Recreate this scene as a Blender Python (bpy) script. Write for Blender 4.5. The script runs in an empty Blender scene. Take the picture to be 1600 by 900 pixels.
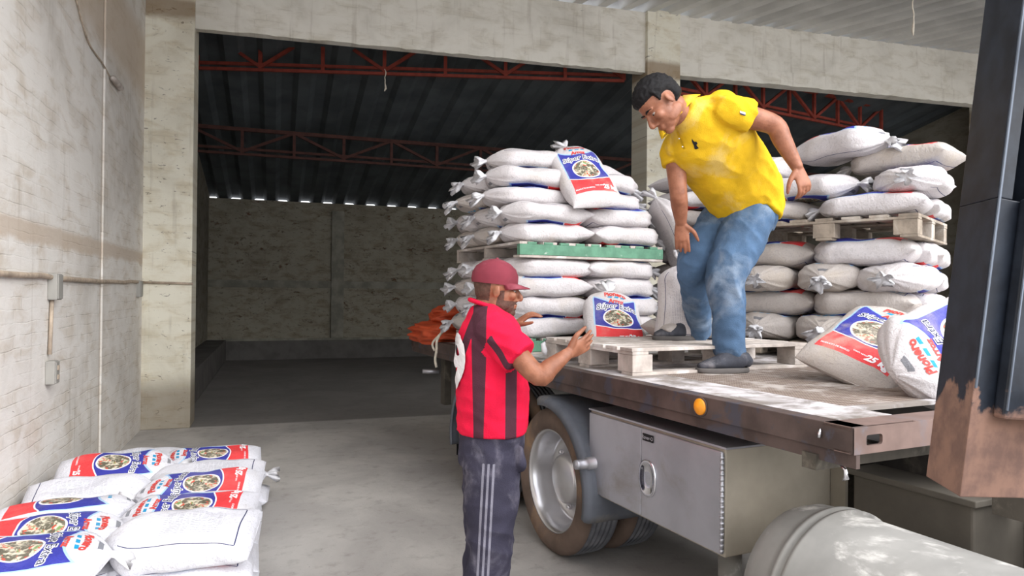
import bpy, bmesh, math, random
from mathutils import Vector, Matrix, noise, Euler
from mathutils.bvhtree import BVHTree

# ------------------------------------------------------------------ camera, sky, sun, exposure
SC = bpy.context.scene
COL = SC.collection
F_PX = 1080.0
YAW, PIT, ROLL, EYE = math.radians(18.9), math.radians(0.42), math.radians(0.5), 1.52
FW = Vector((math.sin(YAW)*math.cos(PIT), math.cos(YAW)*math.cos(PIT), math.sin(PIT)))
_r0 = Vector((math.cos(YAW), -math.sin(YAW), 0)); _u0 = _r0.cross(FW)
RT = math.cos(ROLL)*_r0 + math.sin(ROLL)*_u0
UP = -math.sin(ROLL)*_r0 + math.cos(ROLL)*_u0
EYEP = Vector((0, 0, EYE))
cam_d = bpy.data.cameras.new('camera'); cam_d.sensor_width = 36.0; cam_d.lens = 36.0*F_PX/1600.0
cam_d.clip_start = 0.05; cam_d.clip_end = 200
cam = bpy.data.objects.new('camera', cam_d); COL.objects.link(cam)
cm = Matrix((RT, UP, -FW)).transposed().to_4x4(); cm.translation = EYEP
cam.matrix_world = cm
SC.camera = cam
SC.view_settings.view_transform = 'Standard'; SC.view_settings.look = 'None'
SC.view_settings.gamma = 1.0; SC.view_settings.use_curve_mapping = False
SC.view_settings.exposure = 0.68
SC.cycles.max_bounces = 8; SC.cycles.diffuse_bounces = 5; SC.cycles.use_denoising = True

w = bpy.data.worlds.new('overcast_sky'); SC.world = w; w.use_nodes = True
bg = w.node_tree.nodes['Background']; bg.inputs[0].default_value = (0.93, 0.95, 1.0, 1); bg.inputs[1].default_value = 1.9
sun_d = bpy.data.lights.new('hazy_sun', 'SUN'); sun_d.energy = 2.3; sun_d.angle = math.radians(50); sun_d.color = (1, 0.985, 0.97)
sun = bpy.data.objects.new('hazy_sun', sun_d); COL.objects.link(sun)
sun.rotation_euler = Vector((-0.62, 1.0, -0.80)).to_track_quat('-Z', 'Y').to_euler()

def at(px, py, k):
    "a point seen in the direction px,py at camera depth k"
    return EYEP + (FW + (px-800)/F_PX*RT - (py-450)/F_PX*UP)*k

# ------------------------------------------------------------------ materials
def lin(c):
    return tuple((x/12.92 if x <= .04045 else ((x+.055)/1.055)**2.4) for x in c)
def rgb(r, g, b): return lin((r/255, g/255, b/255)) + (1,)

class NT:
    def __init__(s, name, rough=.8, metal=0., spec=.3):
        s.m = bpy.data.materials.new(name); s.m.use_nodes = True
        s.t = s.m.node_tree; s.b = s.t.nodes['Principled BSDF']
        s.b.inputs['Roughness'].default_value = rough; s.b.inputs['Metallic'].default_value = metal
        s.b.inputs['Specular IOR Level'].default_value = spec
    def n(s, typ, props=None, **ins):
        nd = s.t.nodes.new(typ)
        for k, v in (props or {}).items(): setattr(nd, k, v)
        for k, v in ins.items():
            k = k.replace('_', ' ')
            key = int(k[1:]) if k[0] == 'i' and k[1:].isdigit() else k
            s.put(nd.inputs[key], v)
        return nd
    def put(s, sock, v):
        if hasattr(v, 'is_output') or isinstance(v, bpy.types.NodeSocket): s.t.links.new(v, sock)
        else: sock.default_value = v
    def math(s, op, a, b=0., c=0., clamp=False):
        nd = s.t.nodes.new('ShaderNodeMath'); nd.operation = op; nd.use_clamp = clamp
        s.put(nd.inputs[0], a); s.put(nd.inputs[1], b); s.put(nd.inputs[2], c)
        return nd.outputs[0]
    def mix(s, f, a, b, bt='MIX'):
        nd = s.t.nodes.new('ShaderNodeMix'); nd.data_type = 'RGBA'; nd.blend_type = bt
        s.put(nd.inputs[0], f); s.put(nd.inputs[6], a); s.put(nd.inputs[7], b)
        return nd.outputs[2]
    def coord(s, kind='Object'):
        return s.n('ShaderNodeTexCoord').outputs[kind]
    def xyz(s, v):
        return s.n('ShaderNodeSeparateXYZ', None, i0=v).outputs
    def comb(s, x, y, z=0.):
        return s.n('ShaderNodeCombineXYZ', None, i0=x, i1=y, i2=z).outputs[0]
    def scalev(s, v, sc):
        nd = s.n('ShaderNodeVectorMath', {'operation': 'MULTIPLY'}); s.put(nd.inputs[0], v); nd.inputs[1].default_value = sc
        return nd.outputs[0]
    def noise(s, v, scale, detail=4., rough=.55, dist=0.):
        nd = s.n('ShaderNodeTexNoise'); s.put(nd.inputs['Vector'], v)
        nd.inputs['Scale'].default_value = scale; nd.inputs['Detail'].default_value = detail
        nd.inputs['Roughness'].default_value = rough; nd.inputs['Distortion'].default_value = dist
        return nd.outputs[0]
    def ramp(s, f, lo, hi):
        nd = s.n('ShaderNodeMapRange'); nd.interpolation_type = 'SMOOTHSTEP'
        s.put(nd.inputs[0], f); nd.inputs[1].default_value = lo; nd.inputs[2].default_value = hi
        return nd.outputs[0]
    def color(s, c): s.put(s.b.inputs['Base Color'], c); return s
    def bump(s, h, dist=.01, strength=1., prev=None):
        nd = s.n('ShaderNodeBump'); nd.inputs['Strength'].default_value = strength; nd.inputs['Distance'].default_value = dist
        s.put(nd.inputs['Height'], h)
        if prev is not None: s.put(nd.inputs['Normal'], prev)
        s.put(s.b.inputs['Normal'], nd.outputs[0]); return nd.outputs[0]

def plain(name, c, rough=.8, metal=0., var=.12, scale=6., spec=.3, bump=0., dust=None, dust_lo=.5, dust_hi=.7, dscale=3.):
    s = NT(name, rough, metal, spec)
    v = s.coord(); f = s.noise(v, scale, 5.)
    dark = tuple(x*(1-var*2) for x in c[:3]) + (1,)
    light = tuple(min(1, x*(1+var)) for x in c[:3]) + (1,)
    col = s.mix(s.ramp(f, .3, .7), dark, light)
    if dust:
        g = s.noise(v, dscale, 7., .65, .4)
        col = s.mix(s.ramp(g, dust_lo, dust_hi), col, dust)
    s.color(col)
    if bump: s.bump(s.noise(v, scale*5, 6.), bump)
    return s.m

def painted_brick(name, axis, paint, tint, exposed=.72, chips=.66, bump=.006, brickcol=rgb(120, 82, 62), bands=(), seams=()):
    s = NT(name, .92, 0, .15)
    x, y, z = s.xyz(s.coord())[:3]
    h = {'x': x, 'y': y}[axis]
    v = s.comb(h, z, 0.)
    warp = s.noise(v, 3., 3.)
    v2 = s.comb(h, s.math('ADD', z, s.math('MULTIPLY', warp, .05)), 0.)
    br = s.n('ShaderNodeTexBrick', {'offset': .5}); s.put(br.inputs['Vector'], v2)
    br.inputs['Scale'].default_value = 1.; br.inputs['Brick Width'].default_value = .26; br.inputs['Row Height'].default_value = .075
    br.inputs['Mortar Size'].default_value = .006; br.inputs['Mortar Smooth'].default_value = .8; br.inputs['Bias'].default_value = 0.
    mort = br.outputs['Fac']
    big = s.noise(v, .9, 5., .6, .6); mid = s.noise(s.scalev(v, (1.2, 2.4, 1)), 2.6, 6., .62, .5); fine = s.noise(v, 14., 5., .6)
    col = s.mix(s.ramp(mid, .42, .72), paint, tint)
    col = s.mix(s.math('MULTIPLY', s.ramp(big, .45, .72), .45), col, tuple(c*.66 for c in tint[:3])+(1,))
    streak = s.noise(s.scalev(v, (7., .5, 1)), 1.4, 5., .6)
    col = s.mix(s.math('MULTIPLY', s.ramp(streak, .56, .75), .3), col, rgb(128, 112, 92))
    chip = s.noise(s.scalev(v, (1, 2.2, 1)), 9., 4., .7, .8)
    dk = s.ramp(chip, chips, chips+.03)
    ex = s.math('MULTIPLY', s.ramp(s.noise(s.scalev(v, (1, 1.8, 1)), 2.1, 7., .75, .2), exposed, exposed+.05), s.math('SUBTRACT', 1., mort))
    col = s.mix(ex, col, brickcol)
    col = s.mix(s.math('MULTIPLY', dk, .6), col, rgb(78, 66, 58))
    col = s.mix(s.math('MULTIPLY', mort, s.math('MULTIPLY', s.ramp(mid, .45, .65), .16)), col, rgb(90, 82, 72))
    for zb, hw, cc in bands:      # stained horizontal bands
        d = s.math('ABSOLUTE', s.math('SUBTRACT', s.math('ADD', z, s.math('MULTIPLY', mid, .12)), zb+.06))
        m = s.math('MULTIPLY', s.math('SUBTRACT', 1., s.ramp(d, hw*.4, hw)), .7)
        col = s.mix(m, col, cc)
    for hb, hw, cc in seams:
        d = s.math('ABSOLUTE', s.math('SUBTRACT', s.math('ADD', h, s.math('MULTIPLY', fine, .03)), hb+.015))
        m = s.math('MULTIPLY', s.math('SUBTRACT', 1., s.ramp(d, hw*.4, hw)), .6)
        col = s.mix(m, col, cc)
    s.color(col)
    hh = s.math('ADD', s.math('MULTIPLY', mort, s.math('MULTIPLY', s.ramp(mid, .35, .65), -.32)), s.math('ADD', s.math('MULTIPLY', fine, .5), s.math('ADD', s.math('MULTIPLY', ex, -.8), s.math('MULTIPLY', mid, .8))))
    s.bump(hh, bump)
    return s.m

M = {}
M['wall_near'] = painted_brick('white_painted_brick', 'y', rgb(222, 218, 212), rgb(204, 195, 183), exposed=.80, chips=.69, bump=.006,
        bands=((1.86, .09, rgb(186, 168, 148)), (3.9, .5, rgb(196, 178, 156))), seams=((6.55, .02, rgb(176, 160, 144)),))
M['wall_x'] = painted_brick('white_painted_brick_beam', 'x', rgb(224, 220, 210), rgb(206, 200, 186), exposed=.85, chips=.72, bump=.002)
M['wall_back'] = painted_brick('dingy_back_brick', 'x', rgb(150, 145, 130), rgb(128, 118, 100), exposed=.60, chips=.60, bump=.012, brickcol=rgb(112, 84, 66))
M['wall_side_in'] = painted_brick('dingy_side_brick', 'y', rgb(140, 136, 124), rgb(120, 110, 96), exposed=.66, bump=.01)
M['column'] = painted_brick('chipped_column_paint', 'x', rgb(226, 222, 206), rgb(206, 196, 172), exposed=.9, chips=.63, bump=.003,
        bands=((.15, .5, rgb(120, 108, 94)), (4.62, .16, rgb(120, 92, 60))))
M['band'] = plain('grey_cement', rgb(140, 137, 125), .95, var=.15, scale=4, bump=.004)
def floor_mat():
    s = NT('dusty_concrete', .85, 0, .25)
    v = s.coord(); x, y, z = s.xyz(v)[:3]
    a = s.noise(v, 1.1, 6., .6, .5); b = s.noise(v, 8., 6., .65); c = s.noise(v, 60., 3., .6)
    col = s.mix(s.ramp(a, .35, .68), rgb(164, 160, 156), rgb(186, 182, 177))
    col = s.mix(s.math('MULTIPLY', s.ramp(b, .5, .75), .4), col, rgb(120, 114, 108))
    col = s.mix(s.math('MULTIPLY', s.ramp(s.noise(v, 2.3, 7., .7, 1.), .62, .72), .35), col, rgb(205, 202, 198))
    col = s.mix(s.math('MULTIPLY', s.ramp(c, .66, .7), .4), col, rgb(90, 86, 82))
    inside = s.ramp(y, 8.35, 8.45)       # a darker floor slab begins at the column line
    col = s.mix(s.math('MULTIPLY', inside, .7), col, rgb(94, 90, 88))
    s.color(col); s.bump(s.math('ADD', b, s.math('MULTIPLY', c, .3)), .004)
    return s.m
M['floor'] = floor_mat()
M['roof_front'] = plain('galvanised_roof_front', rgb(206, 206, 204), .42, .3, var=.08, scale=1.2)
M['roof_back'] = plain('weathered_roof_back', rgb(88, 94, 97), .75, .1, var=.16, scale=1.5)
M['red_steel'] = plain('red_oxide_steel', rgb(140, 62, 50), .7, .1, var=.12, scale=9)
M['dark_steel'] = plain('dark_brown_steel', rgb(84, 54, 48), .8, .1, var=.12, scale=9)  # darker brown copy of the truss steel, for the rear truss
M['grey_box'] = plain('grey_pvc', rgb(150, 148, 142), .6, var=.06)
M['conduit'] = plain('conduit_paint', rgb(176, 160, 142), .7, var=.15, scale=14)
M['pallet'] = plain('dusty_pallet_wood', rgb(182, 172, 164), .9, var=.12, scale=12, bump=.002, dust=rgb(212, 206, 202), dscale=5)
M['pallet_dark'] = plain('weathered_pallet_wood', rgb(150, 138, 124), .9, var=.15, scale=12, bump=.002, dust=rgb(186, 178, 168), dscale=4)
M['green_wood'] = plain('green_painted_wood', rgb(98, 142, 118), .85, var=.10, scale=14, bump=.001, dust=rgb(190, 200, 190), dust_lo=.62, dust_hi=.72, dscale=16)
M['rail'] = plain('rusty_brown_rail', rgb(86, 73, 69), .7, .15, var=.2, scale=5, bump=.001, dust=rgb(74, 72, 80), dust_lo=.52, dust_hi=.6, dscale=6)
M['rail_end'] = plain('primer_brown_steel', rgb(124, 104, 97), .75, .15, var=.12, scale=6, dust=rgb(112, 108, 114), dscale=4)
M['deck'] = plain('dusty_steel_deck', rgb(138, 130, 124), .85, .1, var=.12, scale=5, dust=rgb(200, 196, 198), dust_lo=.42, dust_hi=.62, dscale=4)
M['dark'] = plain('dark_chassis', rgb(58, 54, 52), .8, .1, var=.2, scale=5, dust=rgb(96, 90, 82), dscale=3)
M['box_grey'] = plain('dusty_grey_box', rgb(112, 106, 97), .8, .1, var=.1, scale=4)
M['chassis_dust'] = plain('dusty_chassis', rgb(78, 73, 66), .85, .1, var=.15, scale=5, dust=rgb(126, 120, 108), dscale=4)
M['steel'] = plain('brushed_stainless', rgb(186, 186, 192), .42, .75, var=.07, scale=3, dust=rgb(158, 150, 142), dust_lo=.55, dust_hi=.8, dscale=2.5)
M['steel_side'] = plain('dusty_stainless_side', rgb(164, 156, 142), .6, .3, var=.10, scale=3, dust=rgb(122, 100, 76), dust_lo=.6, dust_hi=.85, dscale=3)
M['alu'] = plain('polished_rim', rgb(205, 204, 206), .28, .9, var=.05, scale=3)
M['chrome'] = plain('chrome', rgb(215, 215, 220), .15, 1., var=.02)
M['tank'] = plain('dusty_tank', rgb(134, 132, 128), .6, .15, var=.12, scale=3, dust=rgb(188, 185, 180), dust_lo=.50, dust_hi=.60, dscale=2.6)
M['tyre_side'] = plain('tyre_sidewall', rgb(104, 88, 78), .9, var=.15, scale=5, dust=rgb(138, 112, 88), dscale=3)
def tread_mat():
    s = NT('tyre_tread', .9, 0, .2)
    v = s.coord(); x, y, z = s.xyz(v)[:3]
    col = s.mix(s.ramp(s.noise(v, 8., 5.), .3, .7), rgb(84, 86, 90), rgb(118, 118, 122)); s.color(col)
    s.bump(s.noise(v, 60., 3.), .003)
    return s.m
M['tread'] = tread_mat()
M['fender'] = plain('grey_fender', rgb(98, 102, 110), .55, .1, var=.12, scale=5, dust=rgb(128, 122, 114), dscale=3)
M['amber'] = plain('amber_lens', rgb(236, 150, 30), .3, var=.08, scale=30, spec=.5)
M['black'] = plain('black_rubber', rgb(28, 28, 30), .6, var=.1)
M['white_rope'] = plain('pale_rope', rgb(205, 196, 180), .9, var=.1, scale=40)
M['tarp'] = plain('orange_tarpaulin', rgb(182, 72, 36), .6, var=.12, scale=6, spec=.4)
M['tarp_red'] = plain('dark_red_tarpaulin', rgb(140, 30, 26), .6, var=.12, scale=6)
def mast_mat():
    s = NT('mast_paint_worn', .5, 0, .3)
    v = s.coord('Object'); x, y, z = s.xyz(v)[:3]
    n1 = s.noise(v, 6., 6., .6, .4); n2 = s.noise(v, 16., 5., .6)
    col = s.mix(s.ramp(n2, .3, .7), rgb(22, 26, 34), rgb(36, 42, 52))
    edge = s.math('ADD', z, s.math('MULTIPLY', s.math('SUBTRACT', n1, .5), .38))
    worn = s.math('SUBTRACT', 1., s.ramp(edge, .20, .225))
    patch = s.ramp(n1, .69, .71)
    worn = s.math('MAXIMUM', worn, s.math('MULTIPLY', patch, s.math('SUBTRACT', 1., s.ramp(z, .5, .65))))
    brown = s.mix(s.ramp(n2, .35, .65), rgb(108, 84, 75), rgb(132, 102, 88))
    col = s.mix(worn, col, brown); s.color(col)
    s.put(s.b.inputs['Roughness'], s.math('ADD', s.math('MULTIPLY', worn, .4), .5))
    return s.m
M['mast'] = mast_mat()
M['mast_edge'] = plain('mast_edge_highlight', rgb(104, 112, 124), .4, .3)  # pale strip colour: the highlight on the mast corners, painted in
M['mast_grey'] = plain('mast_bracket_paint', rgb(44, 50, 60), .5, .2, var=.15, scale=10)

# ------------------------------------------------------------------ mesh helpers
def link(o): COL.objects.link(o); return o
def obj(name, bm, mats, parent=None, smooth=False):
    me = bpy.data.meshes.new(name)
    if isinstance(bm, bpy.types.Mesh): me = bm
    else: bm.to_mesh(me); bm.free()
    for m in (mats if isinstance(mats, (list, tuple)) else [mats]): me.materials.append(m)
    if smooth: me.polygons.foreach_set('use_smooth', [True]*len(me.polygons))
    o = link(bpy.data.objects.new(name, me)); o.parent = parent
    return o
def thing(name, label, cat, loc=(0, 0, 0), rotz=0, group=None):
    o = link(bpy.data.objects.new(name, None)); o.location = loc; o.rotation_euler = (0, 0, rotz); o.empty_display_size = .1
    o['label'] = label; o['category'] = cat
    if group: o['group'] = group
    return o
def tag(o, label, cat, group=None):
    o['label'] = label; o['category'] = cat
    if group: o['group'] = group
    return o
def struct(o): o['kind'] = 'structure'; return o
def box(bm, x0, x1, y0, y1, z0, z1, bev=0., mi=0):
    vs = [bm.verts.new((x, y, z)) for x in (x0, x1) for y in (y0, y1) for z in (z0, z1)]
    fs = [bm.faces.new([vs[i] for i in q]) for q in ((0, 1, 3, 2), (4, 6, 7, 5), (0, 4, 5, 1), (2, 3, 7, 6), (0, 2, 6, 4), (1, 5, 7, 3))]
    for f in fs: f.material_index = mi
    if bev:
        r = bmesh.ops.bevel(bm, geom=list({e for f in fs for e in f.edges}), offset=bev, segments=2, affect='EDGES', profile=.5)
        for f in r['faces']: f.material_index = mi
    return fs
def boxo(name, dims, mat, parent=None, bev=0.):
    bm = bmesh.new(); box(bm, *dims, bev=bev); return obj(name, bm, mat, parent)
def tube(bm, pts, r, n=10, mi=0, closed_ends=True):
    pts = [Vector(p) for p in pts]; rs = r if isinstance(r, (list, tuple)) else [r]*len(pts)
    rings = []; ref = Vector((.3, .2, 1)).normalized()
    for i, p in enumerate(pts):
        d = (pts[min(i+1, len(pts)-1)] - pts[max(i-1, 0)]).normalized()
        if abs(d.dot(ref)) > .95: ref = Vector((1, .2, .1)).normalized()
        a = d.cross(ref).normalized(); b = a.cross(d).normalized(); ref = b if i else ref
        rings.append([bm.verts.new(p + (a*math.cos(t)+b*math.sin(t))*rs[i]) for t in (2*math.pi*j/n for j in range(n))])
    for A, B in zip(rings, rings[1:]):
        for j in range(n):
            f = bm.faces.new((A[j], A[(j+1) % n], B[(j+1) % n], B[j])); f.material_index = mi; f.smooth = True
    if closed_ends:
        for R in (rings[0][::-1], rings[-1]): bm.faces.new(R).material_index = mi
    bmesh.ops.recalc_face_normals(bm, faces=bm.faces)
def lathe(bm, prof, axis='x', n=48, c=(0, 0, 0), mi=None, close=False, cap=True):
    "profile of (along, radius) turned about an axis through c"
    rings = []
    for a, r in prof:
        ring = []
        for j in range(n):
            t = 2*math.pi*j/n; p, q = r*math.cos(t), r*math.sin(t)
            v = {'x': (a, p, q), 'y': (q, a, p), 'z': (p, q, a)}[axis]
            ring.append(bm.verts.new((v[0]+c[0], v[1]+c[1], v[2]+c[2])))
        rings.append(ring)
    seq = list(zip(rings, rings[1:])) + ([(rings[-1], rings[0])] if close else [])
    for i, (A, B) in enumerate(seq):
        for j in range(n):
            f = bm.faces.new((A[j], A[(j+1) % n], B[(j+1) % n], B[j])); f.smooth = True
            if mi: f.material_index = mi[i]
    if not close and cap:
        for R in (rings[0], rings[-1]):
            if (R[0].co-R[n//2].co).length > 1e-4: bm.faces.new(R).material_index = (mi[0] if R is rings[0] else mi[-1]) if mi else 0
    bmesh.ops.recalc_face_normals(bm, faces=bm.faces)
def catmull(pts, sub):
    out = []
    n = len(pts)
    for i in range(n-1):
        p0, p1, p2, p3 = pts[max(i-1, 0)], pts[i], pts[i+1], pts[min(i+2, n-1)]
        for k in range(sub):
            t = k/sub
            out.append(tuple(.5*((2*b)+(-a+c)*t+(2*a-5*b+4*c-d)*t*t+(-a+3*b-3*c+d)*t**3) for a, b, c, d in zip(p0, p1, p2, p3)))
    out.append(tuple(pts[-1])); return out
def text_mesh(body, size, bold=0., shear=0., align='CENTER'):
    cu = bpy.data.curves.new('t', 'FONT'); cu.body = body; cu.size = size; cu.offset = bold; cu.shear = shear
    cu.align_x = align; cu.align_y = 'CENTER'; cu.resolution_u = 3
    o = bpy.data.objects.new('t', cu); COL.objects.link(o)
    dg = bpy.context.evaluated_depsgraph_get(); dg.update()
    me = bpy.data.meshes.new_from_object(o.evaluated_get(dg)); bpy.data.objects.remove(o); bpy.data.curves.remove(cu)
    return me
def project_text(bm, body, size, origin, right, up, bvh, off, mi, bold=0., shear=0., arch=0., reach=.3, sub=1):
    "drape letters onto a surface: origin is above the surface, letters fall along -(right x up)"
    me = text_mesh(body, size, bold, shear)
    tb = bmesh.new(); tb.from_mesh(me); bpy.data.meshes.remove(me)
    bmesh.ops.triangulate(tb, faces=tb.faces)
    if sub: bmesh.ops.subdivide_edges(tb, edges=tb.edges, cuts=sub)
    nrm = right.cross(up).normalized(); mp = {}
    for v in tb.verts:
        x, y = v.co.x, v.co.y
        y += -arch*x*x
        p = origin + right*x + up*y
        hit = bvh.ray_cast(p, -nrm, reach)
        if hit[0] is None: mp[v] = None
        else: mp[v] = bm.verts.new(hit[0] + hit[1].normalized()*off if hit[1].dot(nrm) > 0 else hit[0] + nrm*off)
    for f in tb.faces:
        vs = [mp[v] for v in f.verts]
        if None in vs: continue
        try: g = bm.faces.new(vs); g.material_index = mi
        except ValueError: pass
    tb.free()

# ------------------------------------------------------------------ the setting
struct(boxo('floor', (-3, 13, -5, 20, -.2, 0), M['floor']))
struct(boxo('wall_left', (-1.62, -1.38, -2.5, 8.5, 0, 6.2), M['wall_near']))
struct(boxo('trim_1', (-1.38, -1.365, 6.57, 8.4, 0, 6.1), M['wall_near'], bev=.004))      # shallow pilaster by the column
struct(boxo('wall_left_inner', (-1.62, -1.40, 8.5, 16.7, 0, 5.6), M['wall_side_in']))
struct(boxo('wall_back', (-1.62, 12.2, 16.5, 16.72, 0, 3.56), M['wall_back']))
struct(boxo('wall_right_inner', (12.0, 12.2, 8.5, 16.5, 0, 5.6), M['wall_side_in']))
struct(boxo('wall_right', (12.0, 12.2, -2.5, 8.5, 0, 6.2), M['wall_near']))
struct(boxo('trim_2', (-1.40, 12., 16.44, 16.5, 1.60, 1.76), M['band']))
struct(boxo('trim_3', (1.22, 1.50, 16.42, 16.5, .45, 3.38), M['band']))
M['plinth'] = plain('dark_plinth', rgb(96, 93, 90), .95, var=.12, scale=3)
struct(boxo('trim_4', (-1.40, 12., 16.2, 16.5, 0, .45), M['plinth']))
struct(boxo('trim_5', (-1.40, -1.0, 8.85, 16.2, 0, .45), M['plinth'], bev=.01))
struct(boxo('trim_6', (-1.40, 12., 16.18, 16.2, .42, .47), M['band']))

def beam(name, x0, x1, y0, y1, off0, off1, mat):
    bm = bmesh.new(); n = 60
    rnd = random.Random(4)
    rows = []
    for i in range(n+1):
        x = x0+(x1-x0)*i/n; zb = 4.465+.0245*x
        j = (rnd.random()-.5)*.018 if off0 <= 0 else 0
        rows.append([bm.verts.new(p) for p in ((x, y0, zb+off0+j), (x, y1, zb+off0), (x, y1, zb+off1), (x, y0, zb+off1))])
    for A, B in zip(rows, rows[1:]):
        for j in range(4): bm.faces.new((A[j], A[(j+1) % 4], B[(j+1) % 4], B[j]))
    bm.faces.new(rows[0][::-1]); bm.faces.new(rows[-1])
    bmesh.ops.recalc_face_normals(bm, faces=bm.faces)
    return struct(obj(name, bm, mat))
beam('trim_7', -.88, 4.8, 8.42, 8.54, 0, .83, M['wall_x'])
beam('trim_8', 5.32, 11.4, 8.42, 8.54, .2, .86, M['wall_x'])
beam('trim_9', 5.32, 11.4, 8.39, 8.57, 0, .2, M['wall_x'])
struct(boxo('trim_10', (-1.38, -.875, 8.38, 8.82, 0, 5.7), M['column'], bev=.008))
struct(boxo('trim_11', (4.80, 5.32, 8.36, 8.80, 0, 5.45), M['column'], bev=.008))
struct(boxo('trim_12', (11.4, 12.0, 8.38, 8.8, 0, 5.9), M['column'], bev=.008))

def corrugated(name, x0, x1, y0, y1, zf, pitch, depth, mat):
    bm = bmesh.new(); prof = []
    x = x0
    while x < x1:
        prof += [(x, 0), (x+pitch*.36, 0), (x+pitch*.52, depth), (x+pitch*.84, depth)]
        x += pitch
    ys = [y0+(y1-y0)*i/6 for i in range(7)]
    rows = [[bm.verts.new((x, y, zf(x, y)+d)) for x, d in prof] for y in ys]
    top = [[bm.verts.new((x, y, zf(x, y)+d+.012)) for x, d in prof] for y in ys]
    for R, flip in ((rows, 0), (top, 1)):
        for A, B in zip(R, R[1:]):
            for j in range(len(prof)-1):
                q = (A[j], A[j+1], B[j+1], B[j]); bm.faces.new(q[::-1] if not flip else q)
    return struct(obj(name, bm, mat))
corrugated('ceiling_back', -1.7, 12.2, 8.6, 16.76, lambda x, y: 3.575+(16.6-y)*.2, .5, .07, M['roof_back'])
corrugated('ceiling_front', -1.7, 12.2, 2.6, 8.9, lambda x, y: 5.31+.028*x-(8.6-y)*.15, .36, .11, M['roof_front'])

def truss(name, A, B, h, bays, label, group=None, mat='red_steel'):
    A, B = Vector(A), Vector(B); d = (B-A); L = d.length
    t = thing(name, label, 'roof truss', A, math.atan2(d.y, d.x), group)
    def bar(nm, p, q, r=.022):
        p, q = Vector(p), Vector(q); v = (q-p); bm = bmesh.new()
        box(bm, 0, v.length, -r, r, -r, r)
        o = obj(nm, bm, M[mat], t); o.matrix_local = Matrix.Translation(p) @ Vector((1, 0, 0)).rotation_difference(v).to_matrix().to_4x4()
        return o
    bar('bottom_chord', (0, -.035, 0), (L, -.035, 0), .02); bar('bottom_chord', (0, .035, .1), (L, .035, .1), .02)
    bar('top_chord', (0, 0, h), (L, 0, h), .03)
    for i in range(bays+1):
        x = L*i/bays; bar('web_post', (x, 0, .02), (x, 0, h), .024)
        if i < bays:
            x2 = L*(i+1)/bays
            if i % 2 == 0: bar('web_brace', (x, 0, h), (x2, 0, .05))
            else: bar('web_brace', (x, 0, .05), (x2, 0, h))
    return t
truss('roof_truss', (-1.06, 10.5, 4.60), (4.75, 8.95, 4.60), .62, 7, 'red steel lattice truss just behind the beam above the left opening')
truss('roof_truss', (5.6, 8.95, 4.52), (10.6, 9.9, 4.52), .5, 8, 'red steel lattice truss above the right opening, behind the yellow-shirted man')
truss('roof_truss', (-1.38, 12.4, 3.80), (11.9, 12.4, 3.80), .42, 16, 'faint brown truss deep inside under the dark roof', mat='dark_steel')

# electrical fittings on the left wall
def cond(name, pts, r, label, cat='conduit', mat=None):
    bm = bmesh.new(); tube(bm, pts, r, 10); return tag(obj(name, bm, mat or M['conduit']), label, cat)
rn = random.Random(3)
pts = [(-1.362+(.004 if y > 6.5 else 0), y, 1.60-(.012 if 5 < y < 7.5 else 0)+rn.uniform(-.004, .004)) for y in [2+.3*i for i in range(21)]] + [(-1.345, 8.34, 1.60)]
cond('conduit_pipe', pts, .017, 'long paint-covered conduit running level along the left brick wall')
cond('conduit_pipe', [(-1.34, 8.362, 1.60), (-1.1, 8.362, 1.597), (-.86, 8.362, 1.592)], .013, 'short rusty conduit crossing the face of the corner column')
cond('conduit_pipe', [(-1.364, 5.19, 1.47), (-1.364, 5.17, 1.25), (-1.364, 5.155, 1.10)], .012, 'vertical pale conduit dropping from junction box to wall socket')
def ebox(y, z, w, h, name, label, cat, lid):
    t = thing(name, label, cat, (-1.38, y, z))
    boxo('housing', (0, .055, -w/2, w/2, -h/2, h/2), M['grey_box'], t, .006)
    boxo('cover', (.055, .062, -w/2+.006, w/2-.006, -h/2+.006, h/2-.006), M['grey_box'], t, .003)
    if lid:
        for dz in (-.03, .03): boxo('socket_outlet', (.062, .068, -.018, .018, dz-.016, dz+.016), M['conduit'], t, .003)
    return t
ebox(5.20, 1.535, .115, .17, 'junction_box', 'square grey junction box on the left wall, nearer the camera', 'junction box', False)
ebox(8.10, 1.53, .115, .17, 'junction_box', 'square grey junction box on the left wall, close to the column', 'junction box', False)
ebox(5.16, .985, .085, .15, 'wall_socket', 'small yellowed double socket low on the left wall', 'wall socket', True)
bm = bmesh.new()
cp = [(-1.372, 5.0, 3.95), (-1.37, 5.5, 3.7), (-1.37, 6.0, 3.42), (-1.37, 6.45, 3.39), (-1.36, 6.7, 3.345)]
tube(bm, catmull(cp, 5), .006, 6)
tag(obj('wall_cable', bm, M['conduit']), 'thin cable sagging down the upper left wall to a porcelain insulator', 'cable')
bm = bmesh.new()
prof = [(0, .008)]
for i in range(7): prof += [(.01+i*.05, .016), (.03+i*.05, .028), (.045+i*.05, .016)]
lathe(bm, prof+[(.37, .01)], 'y', 16, (-1.335, 6.68, 3.33))
tag(obj('insulator', bm, M['pallet']), 'ribbed pale insulator fixed to the upper left wall', 'insulator')
def hang(p, L, label, seed):
    r = random.Random(seed); bm = bmesh.new()
    tube(bm, [(p[0]+r.uniform(-.012, .012), p[1], p[2]-L*i/8) for i in range(9)], [.007]*6+[.012, .016, .006], 6)
    tag(obj('hanging_string', bm, M['white_rope']), label, 'string', None)
h1 = at(602, 108, 9.3); hang(h1, .3, 'frayed white string hanging from the red truss', 1)
h2 = at(1427, -6, 7.0); hang((h2.x, h2.y, h2.z+.05), .45, 'pale string hanging from the front roof near the mast', 2)

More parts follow.
